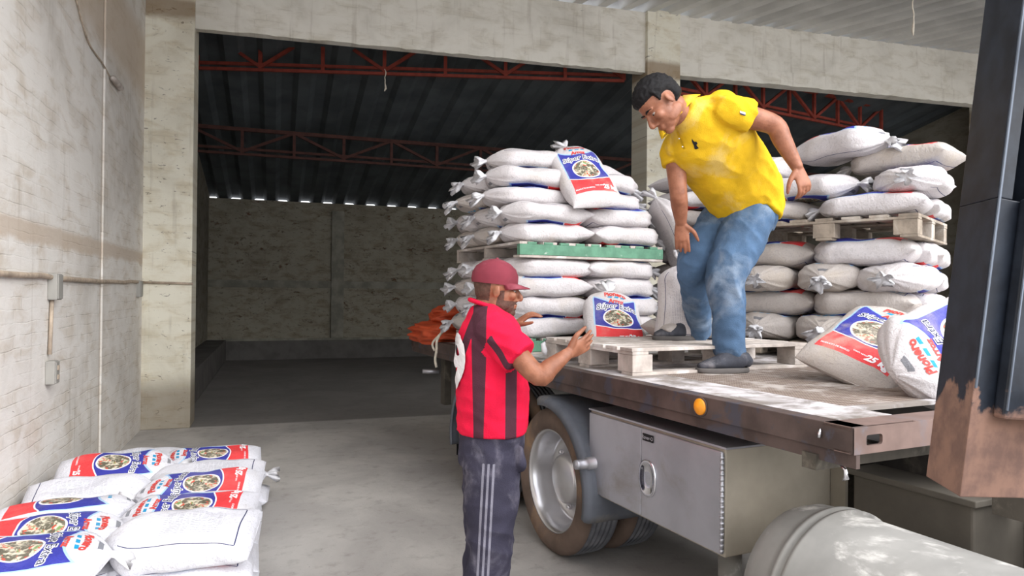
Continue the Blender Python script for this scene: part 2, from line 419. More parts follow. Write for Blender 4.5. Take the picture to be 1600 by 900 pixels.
# ------------------------------------------------------------------ flatbed truck
TA = math.radians(6.43); T0 = Vector((1.749, 1.738, 0))
TU = Vector((-math.sin(TA), math.cos(TA), 0)); TV = Vector((math.cos(TA), math.sin(TA), 0))
def tw(u, v, z=0.): return T0 + TU*u + TV*v + Vector((0, 0, z))
BED, BL, BW = 1.10, 4.75, 2.62
truck = thing('flatbed_truck', 'brown steel flatbed truck loaded with pallets of rice, parked in the bay', 'truck', T0, TA)
# side rail with its stepped lower lip
bm = bmesh.new(); box(bm, 0, .07, 0, BL, 1.012, 1.10, .003); box(bm, .012, .03, -.004, BL, .966, 1.014)
rail = obj('side_rail', bm, M['rail'], truck); rail['label'] = 'rusty brown rail along the near side of the bed'
boxo('side_rail', (BW-.07, BW, 0, BL, .97, 1.10), M['rail'], truck)
bm = bmesh.new()      # end channel with slotted hole
x0, x1, z0, z1 = .0, BW, 1.012, 1.10
sx0, sx1, sz0, sz1 = .055, .135, 1.037, 1.072
def plate_with_slot(bm, y, thick):
    n = 6; hole = []
    for cx, cz, a0 in ((sx1-.012, sz1-.012, 0), (sx0+.012, sz1-.012, 90), (sx0+.012, sz0+.012, 180), (sx1-.012, sz0+.012, 270)):
        for i in range(n): a = math.radians(a0+90*i/(n-1)); hole.append((cx+.012*math.cos(a), cz+.012*math.sin(a)))
    outer = []
    for hx, hz in hole: outer.append((x0 if hx < (sx0+sx1)/2 else .30, z0 if hz < (sz0+sz1)/2 else z1))
    for yy, flip in ((y, 0), (y+thick, 1)):
        H = [bm.verts.new((a, yy, b)) for a, b in hole]; O = {}
        for k in ((x0, z0), (x0, z1), (.30, z0), (.30, z1)): O[k] = bm.verts.new((k[0], yy, k[1]))
        m = len(hole)
        for i in range(m):
            j = (i+1) % m; a, b = O[outer[i]], O[outer[j]]
            vs = [H[i], H[j], a] if a is b else [H[i], H[j], b, a]
            bm.faces.new(vs)
        if not flip: HF = H
    for i in range(m): bm.faces.new((HF[i], HF[(i+1) % m], H[(i+1) % m], H[i]))
plate_with_slot(bm, -.006, .012)
bmesh.ops.recalc_face_normals(bm, faces=bm.faces)
box(bm, .30, BW, -.006, .006, z0, z1); box(bm, 0, BW, .006, .11, 1.088, 1.10); box(bm, 0, BW, .006, .07, 1.012, 1.02)
o = obj('end_channel', bm, M['rail_end'], truck); o['label'] = 'primer-brown end channel with a slotted hole'
boxo('end_channel', (0, BW, BL-.06, BL, .98, 1.10), M['rail'], truck)
# deck
bm = bmesh.new(); box(bm, .07, .34, .11, 2.2, 1.088, 1.101); box(bm, .07, BW-.07, 1.42, BL-.06, 1.085, 1.10)
box(bm, .34, BW-.07, .25, .30, 1.088, 1.102)
obj('deck_plate', bm, M['deck'], truck)
boxo('deck_pan', (.34, BW-.07, .11, .30, .985, .995), M['dark'], truck)
def grate_mat():
    s = NT('expanded_metal_grate', .8, .2, .3); v = s.coord(); x, y, z = s.xyz(v)[:3]
    a = s.math('SINE', s.math('MULTIPLY', s.math('ADD', x, s.math('MULTIPLY', y, .45)), 210.)); b = s.math('SINE', s.math('MULTIPLY', s.math('SUBTRACT', x, s.math('MULTIPLY', y, .45)), 210.))
    m = s.ramp(s.math('MULTIPLY', a, b), -.1, .25)
    d = s.noise(v, 5., 6., .65)
    base = s.mix(m, rgb(104, 86, 76), rgb(168, 156, 146))
    s.color(s.mix(s.ramp(d, .48, .66), base, rgb(188, 180, 174))); s.bump(m, .004)
    return s.m
boxo('deck_grate', (.34, BW-.07, .30, 1.42, 1.086, 1.099), grate_mat(), truck)
# frame underneath
for x in (.82, 1.68): boxo('chassis_rail', (x, x+.09, -2.4, 4.5, .74, .965), M['dark'], truck)
for y in (.5, 1.4, 2.6, 3.8): boxo('cross_member', (.03, BW-.05, y, y+.07, .965, 1.083), M['dark'], truck)
boxo('cross_member', (.0, BW, .14, .2, .93, .984), M['chassis_dust'], truck)
boxo('cross_member', (.3, 2.3, -.9, -.8, .80, .9), M['chassis_dust'], truck)
boxo('cross_member', (.3, 2.3, -.35, -.25, .86, .93), M['chassis_dust'], truck)
bm = bmesh.new(); box(bm, .66, .98, .02, .52, .42, .76, .01); box(bm, .64, 1.0, .0, .54, .76, .785, .004)
o = obj('battery_box', bm, M['box_grey'], truck); o['label'] = 'dusty box under the end of the bed'
for y in (-.55, -1.0, -1.4):
    bm = bmesh.new()
    a = [bm.verts.new(p) for p in ((.5, y, .72), (.8, y, .72), (.8, y, .97))]; b = [bm.verts.new(v.co+Vector((0, .02, 0))) for v in a]
    bm.faces.new(a[::-1]); bm.faces.new(b)
    for i in range(3): bm.faces.new((a[i], a[(i+1) % 3], b[(i+1) % 3], b[i]))
    box(bm, .48, .82, y-.03, y+.05, .70, .72)
    obj('gusset_bracket', bm, M['chassis_dust'], truck)
boxo('rear_panel', (1.0, 1.02, -2.3, 2.6, .1, .74), M['chassis_dust'], truck)
boxo('side_bracket', (.64, .655, .54, .78, .5, .93), M['steel_side'], truck)
# marker light, hook, snagged plastic
bm = bmesh.new(); lathe(bm, [(.0, .034), (-.012, .034), (-.014, .031), (-.022, .022), (-.026, .0)], 'x', 28, (0, .715, 1.058))
ml = obj('marker_light', bm, M['amber'], truck, True); ml['label'] = 'round amber marker light'
bm = bmesh.new(); lathe(bm, [(.0, .04), (-.006, .04), (-.006, .034)], 'x', 28, (0, .715, 1.058)); obj('bezel', bm, M['rail'], ml)
bm = bmesh.new(); tube(bm, [(-.004, .12, 1.075), (-.008, .12, 1.06), (-.008, .121, 1.045)], [.004, .007, .006], 8); obj('bolt', bm, M['chrome'], truck)
bm = bmesh.new(); tube(bm, [(.03, .07, .965), (.03, .05, .95), (.03, .045, .925), (.03, .06, .915)], [.004, .006, .01, .004], 8); obj('hook', bm, M['chrome'], truck)

# toolbox
tb = boxo('toolbox', (.04, .64, .615, 1.634, .462, .90), M['steel_side'], truck, .006)
tb['label'] = 'dull stainless underbody toolbox with two doors'
for y0, y1 in ((1.165, 1.625), (.625, 1.16)):
    dr = boxo('door', (.024, .04, y0, y1, .475, .888), M['steel'], tb, .004)
bm = bmesh.new()
prof = []
lc = (1.105, .665)
def oval(n, ry, rz, k=2.4): return [(lc[0]+ry*math.copysign(abs(math.cos(t))**(2/k), math.cos(t)), lc[1]+rz*math.copysign(abs(math.sin(t))**(2/k), math.sin(t))) for t in (2*math.pi*i/n for i in range(n))]
rings = [[bm.verts.new((x, y, z)) for y, z in oval(32, ry, rz)] for x, ry, rz in ((.023, .064, .085), (.016, .064, .085), (.014, .058, .079), (.015, .050, .070), (.021, .044, .062), (.0225, .02, .03))]
for A, B in zip(rings, rings[1:]):
    for i in range(32): bm.faces.new((A[i], A[(i+1) % 32], B[(i+1) % 32], B[i])).smooth = True
bm.faces.new(rings[-1]); bmesh.ops.recalc_face_normals(bm, faces=bm.faces)
lt = obj('latch', bm, M['chrome'], dr)
bm = bmesh.new(); tube(bm, [(.016, lc[0]-.03, lc[1]-.045), (.008, lc[0]-.038, lc[1]), (.016, lc[0]-.03, lc[1]+.045)], [.006, .009, .006], 8); box(bm, .012, .022, lc[0]-.01, lc[0]+.03, lc[1]-.03, lc[1]+.03, .003)
bm.free()
bd = boxo('badge', (.019, .0235, 1.065, 1.145, .835, .868), M['black'], dr, .001)
bm = bmesh.new()
quad = [bm.verts.new(p) for p in ((.0185, 1.0, .8), (.0185, 1.2, .8), (.0185, 1.2, .9), (.0185, 1.0, .9))]; bm.faces.new(quad); bm.verts.index_update()
bv = BVHTree.FromBMesh(bm); bm.free(); bm = bmesh.new()
project_text(bm, 'Rover-O', .023, Vector((-.05, 1.105, .8515)), Vector((0, -1, 0)), Vector((0, 0, 1)), bv, .0004, 0, .0006, 0, 0, .3, 0)
bmesh.ops.translate(bm, verts=bm.verts, vec=(0, 0, 0)); lett = obj('lettering', bm, M['steel'], dr)
bm = bmesh.new(); tube(bm, [(.028, .622, .48), (.028, .622, .885)], .0075, 8)
for i in range(18): tube(bm, [(.028, .622, .485+i*.022), (.028, .622, .497+i*.022)], .0095, 8)
obj('hinge', bm, M['steel'], tb)
boxo('lip', (.03, .64, .60, 1.64, .90, .908), M['steel'], tb)
# landing post
bm = bmesh.new(); lathe(bm, [(.0, .065), (.02, .065), (.02, .05), (.46, .05)], 'z', 28, (.22, .78, 0)); obj('support_post', bm, M['tank'], truck, False)

# wheels: dual tyres with a deep dished outer rim
def wheel(x, y, inner=False, side=-1):
    root = link(bpy.data.objects.new('wheel', None)); root.parent = truck; root.location = (x, y, .425); root.empty_display_size = .1
    R = .425; W = .25
    prof = [(0.028, .288), (.006, .31), (0., .345), (.004, .38), (.018, .405), (.032, .417), (.05, .421)]
    mi = [0]*6
    for i in range(5):
        a = .055+i*.031; prof += [(a, .421), (a+.003, .412), (a+.008, .412), (a+.011, .423)]; mi += [1]*4
    prof += [(W-.035, .421), (W-.018, .405), (W-.004, .38), (W, .345), (W-.006, .31), (W-.028, .288)]; mi += [1, 0, 0, 0, 0, 0]
    if side > 0: prof = [(-a, r) for a, r in prof]
    bm = bmesh.new(); lathe(bm, prof, 'x', 72, (0, 0, 0), mi+[0], cap=False)
    # cross cuts in the tread come from a displacement of small grooves
    obj('tyre', bm, [M['tyre_side'], M['tread']], root)
    bm = bmesh.new()
    dish = [(.022, .292), (.018, .299), (.022, .290), (.04, .275), (.075, .268), (.10, .262), (.16, .258), (.185, .245), (.19, .16), (.17, .15), (.10, .14), (.09, .12), (.09, .0)]
    if side > 0: dish = [(-a, r) for a, r in dish]
    lathe(bm, dish, 'x', 64, cap=False)
    rim = obj('rim', bm, M['alu'], root, True)
    for i in range(10):
        if side > 0 or x > 0: break
        bm = bmesh.new()
        t = 2*math.pi*i/10; c = (0, .2*math.cos(t), .2*math.sin(t))
        lathe(bm, [(.19, .016), (.165, .016), (.16, .01)] if side < 0 else [(-.19, .016), (-.165, .016), (-.16, .01)], 'x', 6, c)
        obj('wheel_nut', bm, M['chrome'], rim)
for y in (2.03, 3.12):
    wheel(.0, y); wheel(.30, y)
    wheel(BW, y, side=1); wheel(BW-.3, y, side=1)
    bm = bmesh.new(); tube(bm, [(.2, y, .425), (BW-.2, y, .425)], .07, 14); obj('axle', bm, M['dark'], truck)
def fender(y, a0, a1):
    bm = bmesh.new(); n = 26; R = .475
    sec = [(-.03, 0, -.035), (-.032, 0, -.004), (-.02, 0, .008), (.0, 0, .012), (.30, 0, .012), (.58, 0, .012), (.60, 0, .0), (.60, 0, -.03)]
    rows = []
    for i in range(n+1):
        a = math.radians(a0+(a1-a0)*i/n); ca, sa = math.cos(a), math.sin(a)
        rows.append([bm.verts.new((x, y+(R+dr_)*ca, .425+(R+dr_)*sa)) for x, _, dr_ in sec])
    for A, B in zip(rows, rows[1:]):
        for j in range(len(sec)-1): bm.faces.new((A[j], A[j+1], B[j+1], B[j])).smooth = True
    o = obj('fender', bm, M['fender'], truck); md = o.modifiers.new('t', 'SOLIDIFY'); md.thickness = .008; return o
fender(2.03, 80, 192); fender(3.12, -12+0, 100)
bm = bmesh.new(); lathe(bm, [(-.09, .0), (-.09, .024), (-.075, .026), (-.02, .026), (-.02, .033), (.3, .033)], 'x', 20, (0, 2.03-.455, .63)); obj('fender_bracket', bm, M['steel'], truck)
boxo('mud_flap', (.05, .55, 3.66, 3.67, .22, .8), M['black'], truck)
boxo('tail_bracket', (.1, .16, 4.1, 4.2, .55, .98), M['chassis_dust'], truck)
bm = bmesh.new(); tube(bm, [(-.02, 4.35, .82), (.12, 4.3, .815)], .02, 8); obj('tail_hook', bm, M['steel'], truck)

# fuel tank with rounded end and band ridges
bm = bmesh.new()
R = .31; prof = [(.56, 0.), (.555, .14), (.53, .235), (.49, .285), (.44, .305), (.38, R), (.355, R), (.35, R+.012), (.335, R+.014), (.33, R), (.315, R), (.31, R+.012), (.295, R+.014), (.29, R), (-2.2, R), (-2.26, .2), (-2.28, 0)]
lathe(bm, prof, 'y', 64, (.15, -.15, .45))
tk = obj('fuel_tank', bm, M['tank'], truck, False); tk['label'] = 'big cylindrical tank with a rounded end, pale with dust'
for yy in (-.5, -1.5):
    bm = bmesh.new(); lathe(bm, [(yy, R+.001), (yy, R+.008), (yy-.05, R+.008), (yy-.05, R+.001)], 'y', 48, (.14, -.02, .42)) if False else box(bm, .3, .82, yy-.05, yy, .70, .76)
    obj('tank_strap', bm, M['chassis_dust'], truck)

# ------------------------------------------------------------------ forklift mast hanging into view on the right
C0 = at(1500, 777, 1.50); L0 = at(1447, 741, 1.67); R0 = at(1665, 762, 1.60)
upv = (Vector((0, 0, 1)) + .108*RT - .02*FW).normalized()
mx = (R0-C0); mx -= mx.dot(upv)*upv; wR = mx.length; mx.normalize(); my = upv.cross(mx).normalized()
if my.dot(L0-C0) < 0: my = -my
wL = (L0-C0).dot(my); sk = (L0-C0).dot(mx)
lift = thing('forklift_mast', 'dark blue steel mast with a bare brown lower end, in the right foreground', 'mast', C0)
lift.rotation_euler = Matrix((mx, my if mx.cross(my).dot(upv) > 0 else my, upv)).transposed().to_euler()
HM = 1.75
bm = bmesh.new()
foot = [(0, 0), (wR, 0), (wR, wL*.25), (wR*.42, wL*.25), (wR*.42, wL*.9), (sk, wL)]
foot = [(0, 0), (.075, 0), (.075, .05), (.13, .05), (.13, 0), (wR, 0), (wR, wL), (sk, wL)]
lo = [(0, 0), (wR, 0), (wR, wL), (sk, wL)]
def prism(bm, poly, z0, z1, bev=0):
    a = [bm.verts.new((x, y, z0)) for x, y in poly]; b = [bm.verts.new((x, y, z1)) for x, y in poly]
    fs = [bm.faces.new(a[::-1]), bm.faces.new(b)]
    n = len(poly)
    for i in range(n): fs.append(bm.faces.new((a[i], a[(i+1) % n], b[(i+1) % n], b[i])))
    bmesh.ops.recalc_face_normals(bm, faces=fs)
    if bev: bmesh.ops.bevel(bm, geom=list({e for f in fs for e in f.edges}), offset=bev, segments=2, affect='EDGES', profile=.5)
prism(bm, lo, 0, .655, .003)
obj('lower_column', bm, M['mast'], lift)
bm = bmesh.new(); prism(bm, [(0, 0), (.045, 0), (.045, .07), (.10, .07), (.10, 0), (wR, 0), (wR, wL), (sk, wL)], .655, HM, .002)
o = obj('upper_channel', bm, M['mast'], lift)
bm = bmesh.new(); prism(bm, [(.062, -.03), (wR, -.03), (wR, -.0005), (.062, -.0005)], .18, .66, .006); obj('guide_block', bm, M['mast'], lift)
bm = bmesh.new(); prism(bm, [(.002, -.003), (.007, -.003), (.007, .0), (.002, .0)], .24, HM-.01); prism(bm, [(.062, -.033), (.066, -.033), (.066, -.03), (.062, -.03)], .2, .65)
obj('edge_highlight', bm, M['mast_edge'], lift)  # thin strips drawn as the glint along the mast corners
LI = (Matrix.Translation(C0) @ lift.rotation_euler.to_matrix().to_4x4()).inverted()
def wbox(name, x0, x1, y0, y1, z0, z1):
    bm = bmesh.new(); box(bm, x0, x1, y0, y1, z0, z1, .004); bmesh.ops.transform(bm, matrix=LI, verts=bm.verts); return obj(name, bm, M['mast_grey'], lift)
re = C0 + mx*wR
wbox('mast_column', 1.34, 1.46, .50, .64, 0, 2.9); wbox('mast_foot', 1.2, 1.55, .1, .9, 0, .06)
for zz in (1.25, 2.1):
    bm = bmesh.new(); a = re + upv*(zz-1.03) + my*.06; b = Vector((1.42, .60, zz))
    tube(bm, [a, b], .04, 8); bmesh.ops.transform(bm, matrix=LI, verts=bm.verts); obj('cross_beam', bm, M['mast_grey'], lift)

# ------------------------------------------------------------------ pallets
def pallet(label, u, v, z, rot=0., sx=1.2, sy=1.0, h=.14, mat='pallet', front=None, stringers=False, seed=0):
    "sx runs across the bed (v), sy along it (u); the origin is the near-left corner"
    p = tw(u, v, z); r = random.Random(seed)
    t = thing('pallet', label, 'pallet', p, TA+rot)
    m = M[mat]; bt = .018
    for i in range(7):      # deck boards
        w_ = .11; y = (sy-w_)*i/6
        if stringers:
            x = (sx-w_)*i/6; boxo('deck_board', (x, x+w_, 0.002, sy, h-bt, h), m, t, .002)
        else: boxo('deck_board', (r.uniform(-.006, .006), sx+r.uniform(-.006, .006), y, y+w_, h-bt, h), m, t, .002)
    if stringers:
        for i, y in enumerate((0, sy/2-.02, sy-.04)):
            mm = M[front] if (front and i == 0) else m
            bm = bmesh.new(); box(bm, 0, sx, y-.004*(i == 0), y+.04, bt, h-bt-.0005, .002)
            if i == 0 and front:
                for k in range(9):
                    x = .06+k*(sx-.18)/8; box(bm, x, x+.07, y-.004, y+.02, h-bt, h-.002, .001)
            obj('stringer', bm, mm, t)
        for y in ((0, .1), (sy/2-.05, sy/2+.05), (sy-.1, sy)): boxo('bottom_board', (0, sx, y[0], y[1], 0, bt-.0005), m, t, .002)
    else:
        bz = .016
        for j in range(3):
            x = (sx-.1)*j/2; boxo('bearer', (x, x+.1, 0, sy, h-bt-bz, h-bt-.0005), m, t, .001)
            for i in range(3):
                y = (sy-.14)*i/2; boxo('block', (x+.002, x+.098+.03*(j == 0), y+.002, y+.138, bz, h-bt-bz-.0005), m, t, .003)
        for i in range(3):
            y = (sy-.1)*i/2+.0; boxo('bottom_board', (0, sx, y, y+.1, 0, bz-.0005), m, t, .002)
    return t
PH = .11
pallet('whitened pallet with a pale green front board, under the upper sacks of the left stack', 2.69, .12, 1.765, sy=1.2, h=PH, front='green_wood', stringers=True)
pallet('low green-fronted pallet on the truck bed, behind the red-shirted man', 2.69, .12, BED, sy=1.2, h=PH, front='green_wood', stringers=True)
pallet('dusty bare wooden pallet the yellow-shirted man stands on', 1.40, .14, BED, sx=1.24, sy=.95, h=.142, seed=3)
BROT = math.radians(-23)
pallet('weathered pallet holding the upper sacks of the right stack, beside the mast', 1.20, 2.08, 1.80, rot=BROT+math.radians(90), sx=1.08, sy=.0+.8, h=.14, mat='pallet_dark') if False else None
def bw(a, b, z=0.):      # right stack frame: a along its left face going back, b to the right
    e1 = TU*math.cos(math.radians(23)) - TV*math.sin(math.radians(23)); e2 = TV*math.cos(math.radians(23)) + TU*math.sin(math.radians(23))
    return tw(1.20, 2.08) + e1*a + e2*b + Vector((0, 0, z))
BA = TA + math.radians(23)      # heading of local x (to the right) in the right stack
def bpal(label, z, h, sy=1.1):
    t = pallet(label, 0, 0, z, sx=.9, sy=sy, h=h, mat='pallet_dark'); t.location = bw(0, 0, z); t.rotation_euler = (0, 0, BA); return t
bpal('weathered pallet holding the upper sacks of the right stack, beside the mast', 1.885, .145)
bpal('dusty pallet at the foot of the right stack, behind the two big printed sacks', BED, PH)
pallet('pallet deep between the two stacks, mostly hidden behind the yellow-shirted man', 2.72, 1.50, BED, sx=1.05, sy=1.1, h=PH, seed=5)

# ------------------------------------------------------------------ rice sacks
SL, SW = .66, .42
def sack_mat(name, base, dirt):
    s = NT(name, .62, 0, .35)
    uv = s.n('ShaderNodeUVMap').outputs[0]; u, t0 = s.xyz(uv)[:2]
    obc = s.coord(); oi = s.n('ShaderNodeObjectInfo').outputs['Random']
    front = s.math('LESS_THAN', t0, 1.5)
    t = s.math('SUBTRACT', t0, s.math('MULTIPLY', s.math('SUBTRACT', 1., front), 3.))
    at_ = s.math('ABSOLUTE', t)
    def AND(*a):
        r = a[0]
        for b in a[1:]: r = s.math('MULTIPLY', r, b)
        return r
    def lt(a, b): return s.math('LESS_THAN', a, b)
    def gt(a, b): return s.math('GREATER_THAN', a, b)
    # woven speckle: grains pressing through
    vs = s.scalev(obc, (1, 1, 1)); ofs = s.n('ShaderNodeVectorMath', {'operation': 'ADD'}); s.put(ofs.inputs[0], vs)
    s.put(ofs.inputs[1], s.comb(s.math('MULTIPLY', oi, 7.), s.math('MULTIPLY', oi, 3.), 0.)); vs = ofs.outputs[0]
    sp = s.noise(s.scalev(vs, (1, 1.7, 1)), 95., 2., .6); big = s.noise(vs, 4., 5., .6, .4)
    col = s.mix(s.math('MULTIPLY', s.ramp(sp, .55, .68), .30), base, rgb(132, 130, 134))
    # panel
    wob = s.math('MULTIPLY', s.math('SINE', s.math('MULTIPLY', t, 9.)), .012)
    scallop = s.math('ADD', .34, s.math('MULTIPLY', s.math('SUBTRACT', s.math('MULTIPLY', at_, at_), .3), .09))
    dip = s.math('SUBTRACT', s.math('ADD', .72, s.math('MULTIPLY', s.math('MULTIPLY', at_, at_), .14)), 0.)
    wide = s.math('SUBTRACT', .80, s.math('MULTIPLY', u, .10))
    inp = AND(front, lt(at_, wide))
    outp = AND(front, lt(at_, s.math('ADD', wide, .045)), gt(u, .115), lt(u, s.math('ADD', dip, .018)))
    col = s.mix(s.math('MULTIPLY', AND(outp, gt(u, .36)), .75), col, rgb(140, 190, 226))
    blue = AND(inp, gt(u, scallop), lt(u, dip)); red = AND(inp, gt(u, .13), lt(u, s.math('SUBTRACT', scallop, .012)))
    col = s.mix(blue, col, rgb(52, 56, 150)); col = s.mix(red, col, rgb(222, 62, 66))
    lightb = AND(inp, gt(u, s.math('SUBTRACT', scallop, .012)), lt(u, scallop)); col = s.mix(lightb, col, rgb(235, 235, 245))
    du = s.math('MULTIPLY', s.math('SUBTRACT', u, .475), SL); dt = s.math('MULTIPLY', t, SW/2*.92)
    rr = s.math('SQRT', s.math('ADD', s.math('MULTIPLY', du, du), s.math('MULTIPLY', dt, dt)))
    col = s.mix(AND(front, lt(rr, .097)), col, rgb(240, 238, 240))
    fv = s.comb(du, dt, 0.); f1 = s.noise(fv, 26., 4., .6, 1.); f2 = s.noise(fv, 34., 3., .6, .6)
    food = s.mix(s.ramp(f1, .44, .56), rgb(96, 92, 76), rgb(214, 206, 184)); food = s.mix(s.ramp(f2, .57, .63), food, rgb(206, 74, 54))
    food = s.mix(s.ramp(s.noise(fv, 21., 3.), .60, .66), food, rgb(120, 150, 92))
    col = s.mix(AND(front, lt(rr, .088)), col, food)
    # strap lines and small squares of the brand mark
    sq = AND(front, gt(u, .795), lt(u, .822), lt(at_, .34), gt(s.math('FRACT', s.math('ADD', s.math('MULTIPLY', t, 4.4), s.math('MULTIPLY', u, 6.))), .34))
    col = s.mix(sq, col, rgb(28, 142, 188))
    badge = AND(front, gt(u, .925), lt(u, .955), lt(at_, .3)); col = s.mix(s.math('MULTIPLY', badge, .8), col, rgb(92, 96, 104))
    # back: thin rounded frame line and rows of small print
    back = s.math('SUBTRACT', 1., front)
    fr = s.math('ABSOLUTE', s.math('SUBTRACT', at_, s.math('ADD', .74, s.math('MULTIPLY', s.math('SINE', s.math('MULTIPLY', u, 11.)), .02))))
    line = AND(back, lt(fr, .012), gt(u, .1), lt(u, .86))
    line2 = AND(back, lt(s.math('ABSOLUTE', s.math('SUBTRACT', u, .1)), .004), lt(at_, .74))
    col = s.mix(s.math('MAXIMUM', line, line2), col, rgb(46, 50, 92))
    rows = AND(back, gt(s.math('FRACT', s.math('MULTIPLY', t, 16.)), .72), gt(u, .22), lt(u, .62), lt(at_, .45), gt(s.noise(s.scalev(uv, (60., 3., 1)), 1., 2.), .45))
    col = s.mix(s.math('MULTIPLY', rows, .55), col, rgb(110, 112, 128))
    # side seams: thin line on the gusset
    dm = s.math('MULTIPLY', s.ramp(big, .50, .72), dirt)
    col = s.mix(dm, col, rgb(178, 166, 152))
    col = s.mix(s.math('MULTIPLY', s.ramp(s.noise(vs, 2.2, 5., .6), .5, .8), .3*dirt+.1), col, rgb(206, 200, 196))
    s.color(col)
    n = s.bump(s.math('ADD', s.math('MULTIPLY', sp, .35), s.noise(s.scalev(vs, (1.6, 1, 1)), 16., 5., .65, .5)), .008)
    return s.m
M['sack'] = sack_mat('woven_rice_sack', rgb(200, 195, 196), .4)
M['sack_dusty'] = sack_mat('woven_rice_sack_dusty', rgb(178, 170, 164), .6)
M['sack_bright'] = sack_mat('woven_rice_sack_lit', rgb(214, 214, 221), .15)  # floor-pile copy: strong daylight painted in as a paler base, less dirt
M['neck'] = plain('gathered_plastic', rgb(206, 205, 208), .55, var=.07, scale=30)
M['ink_red'] = plain('ink_red', rgb(204, 72, 66), .6, var=.04); M['ink_navy'] = plain('ink_navy', rgb(34, 38, 74), .6, var=.04)
M['ink_white'] = plain('ink_white', rgb(240, 240, 244), .6, var=.02); M['ink_blue'] = plain('ink_blue', rgb(52, 56, 150), .6, var=.04)

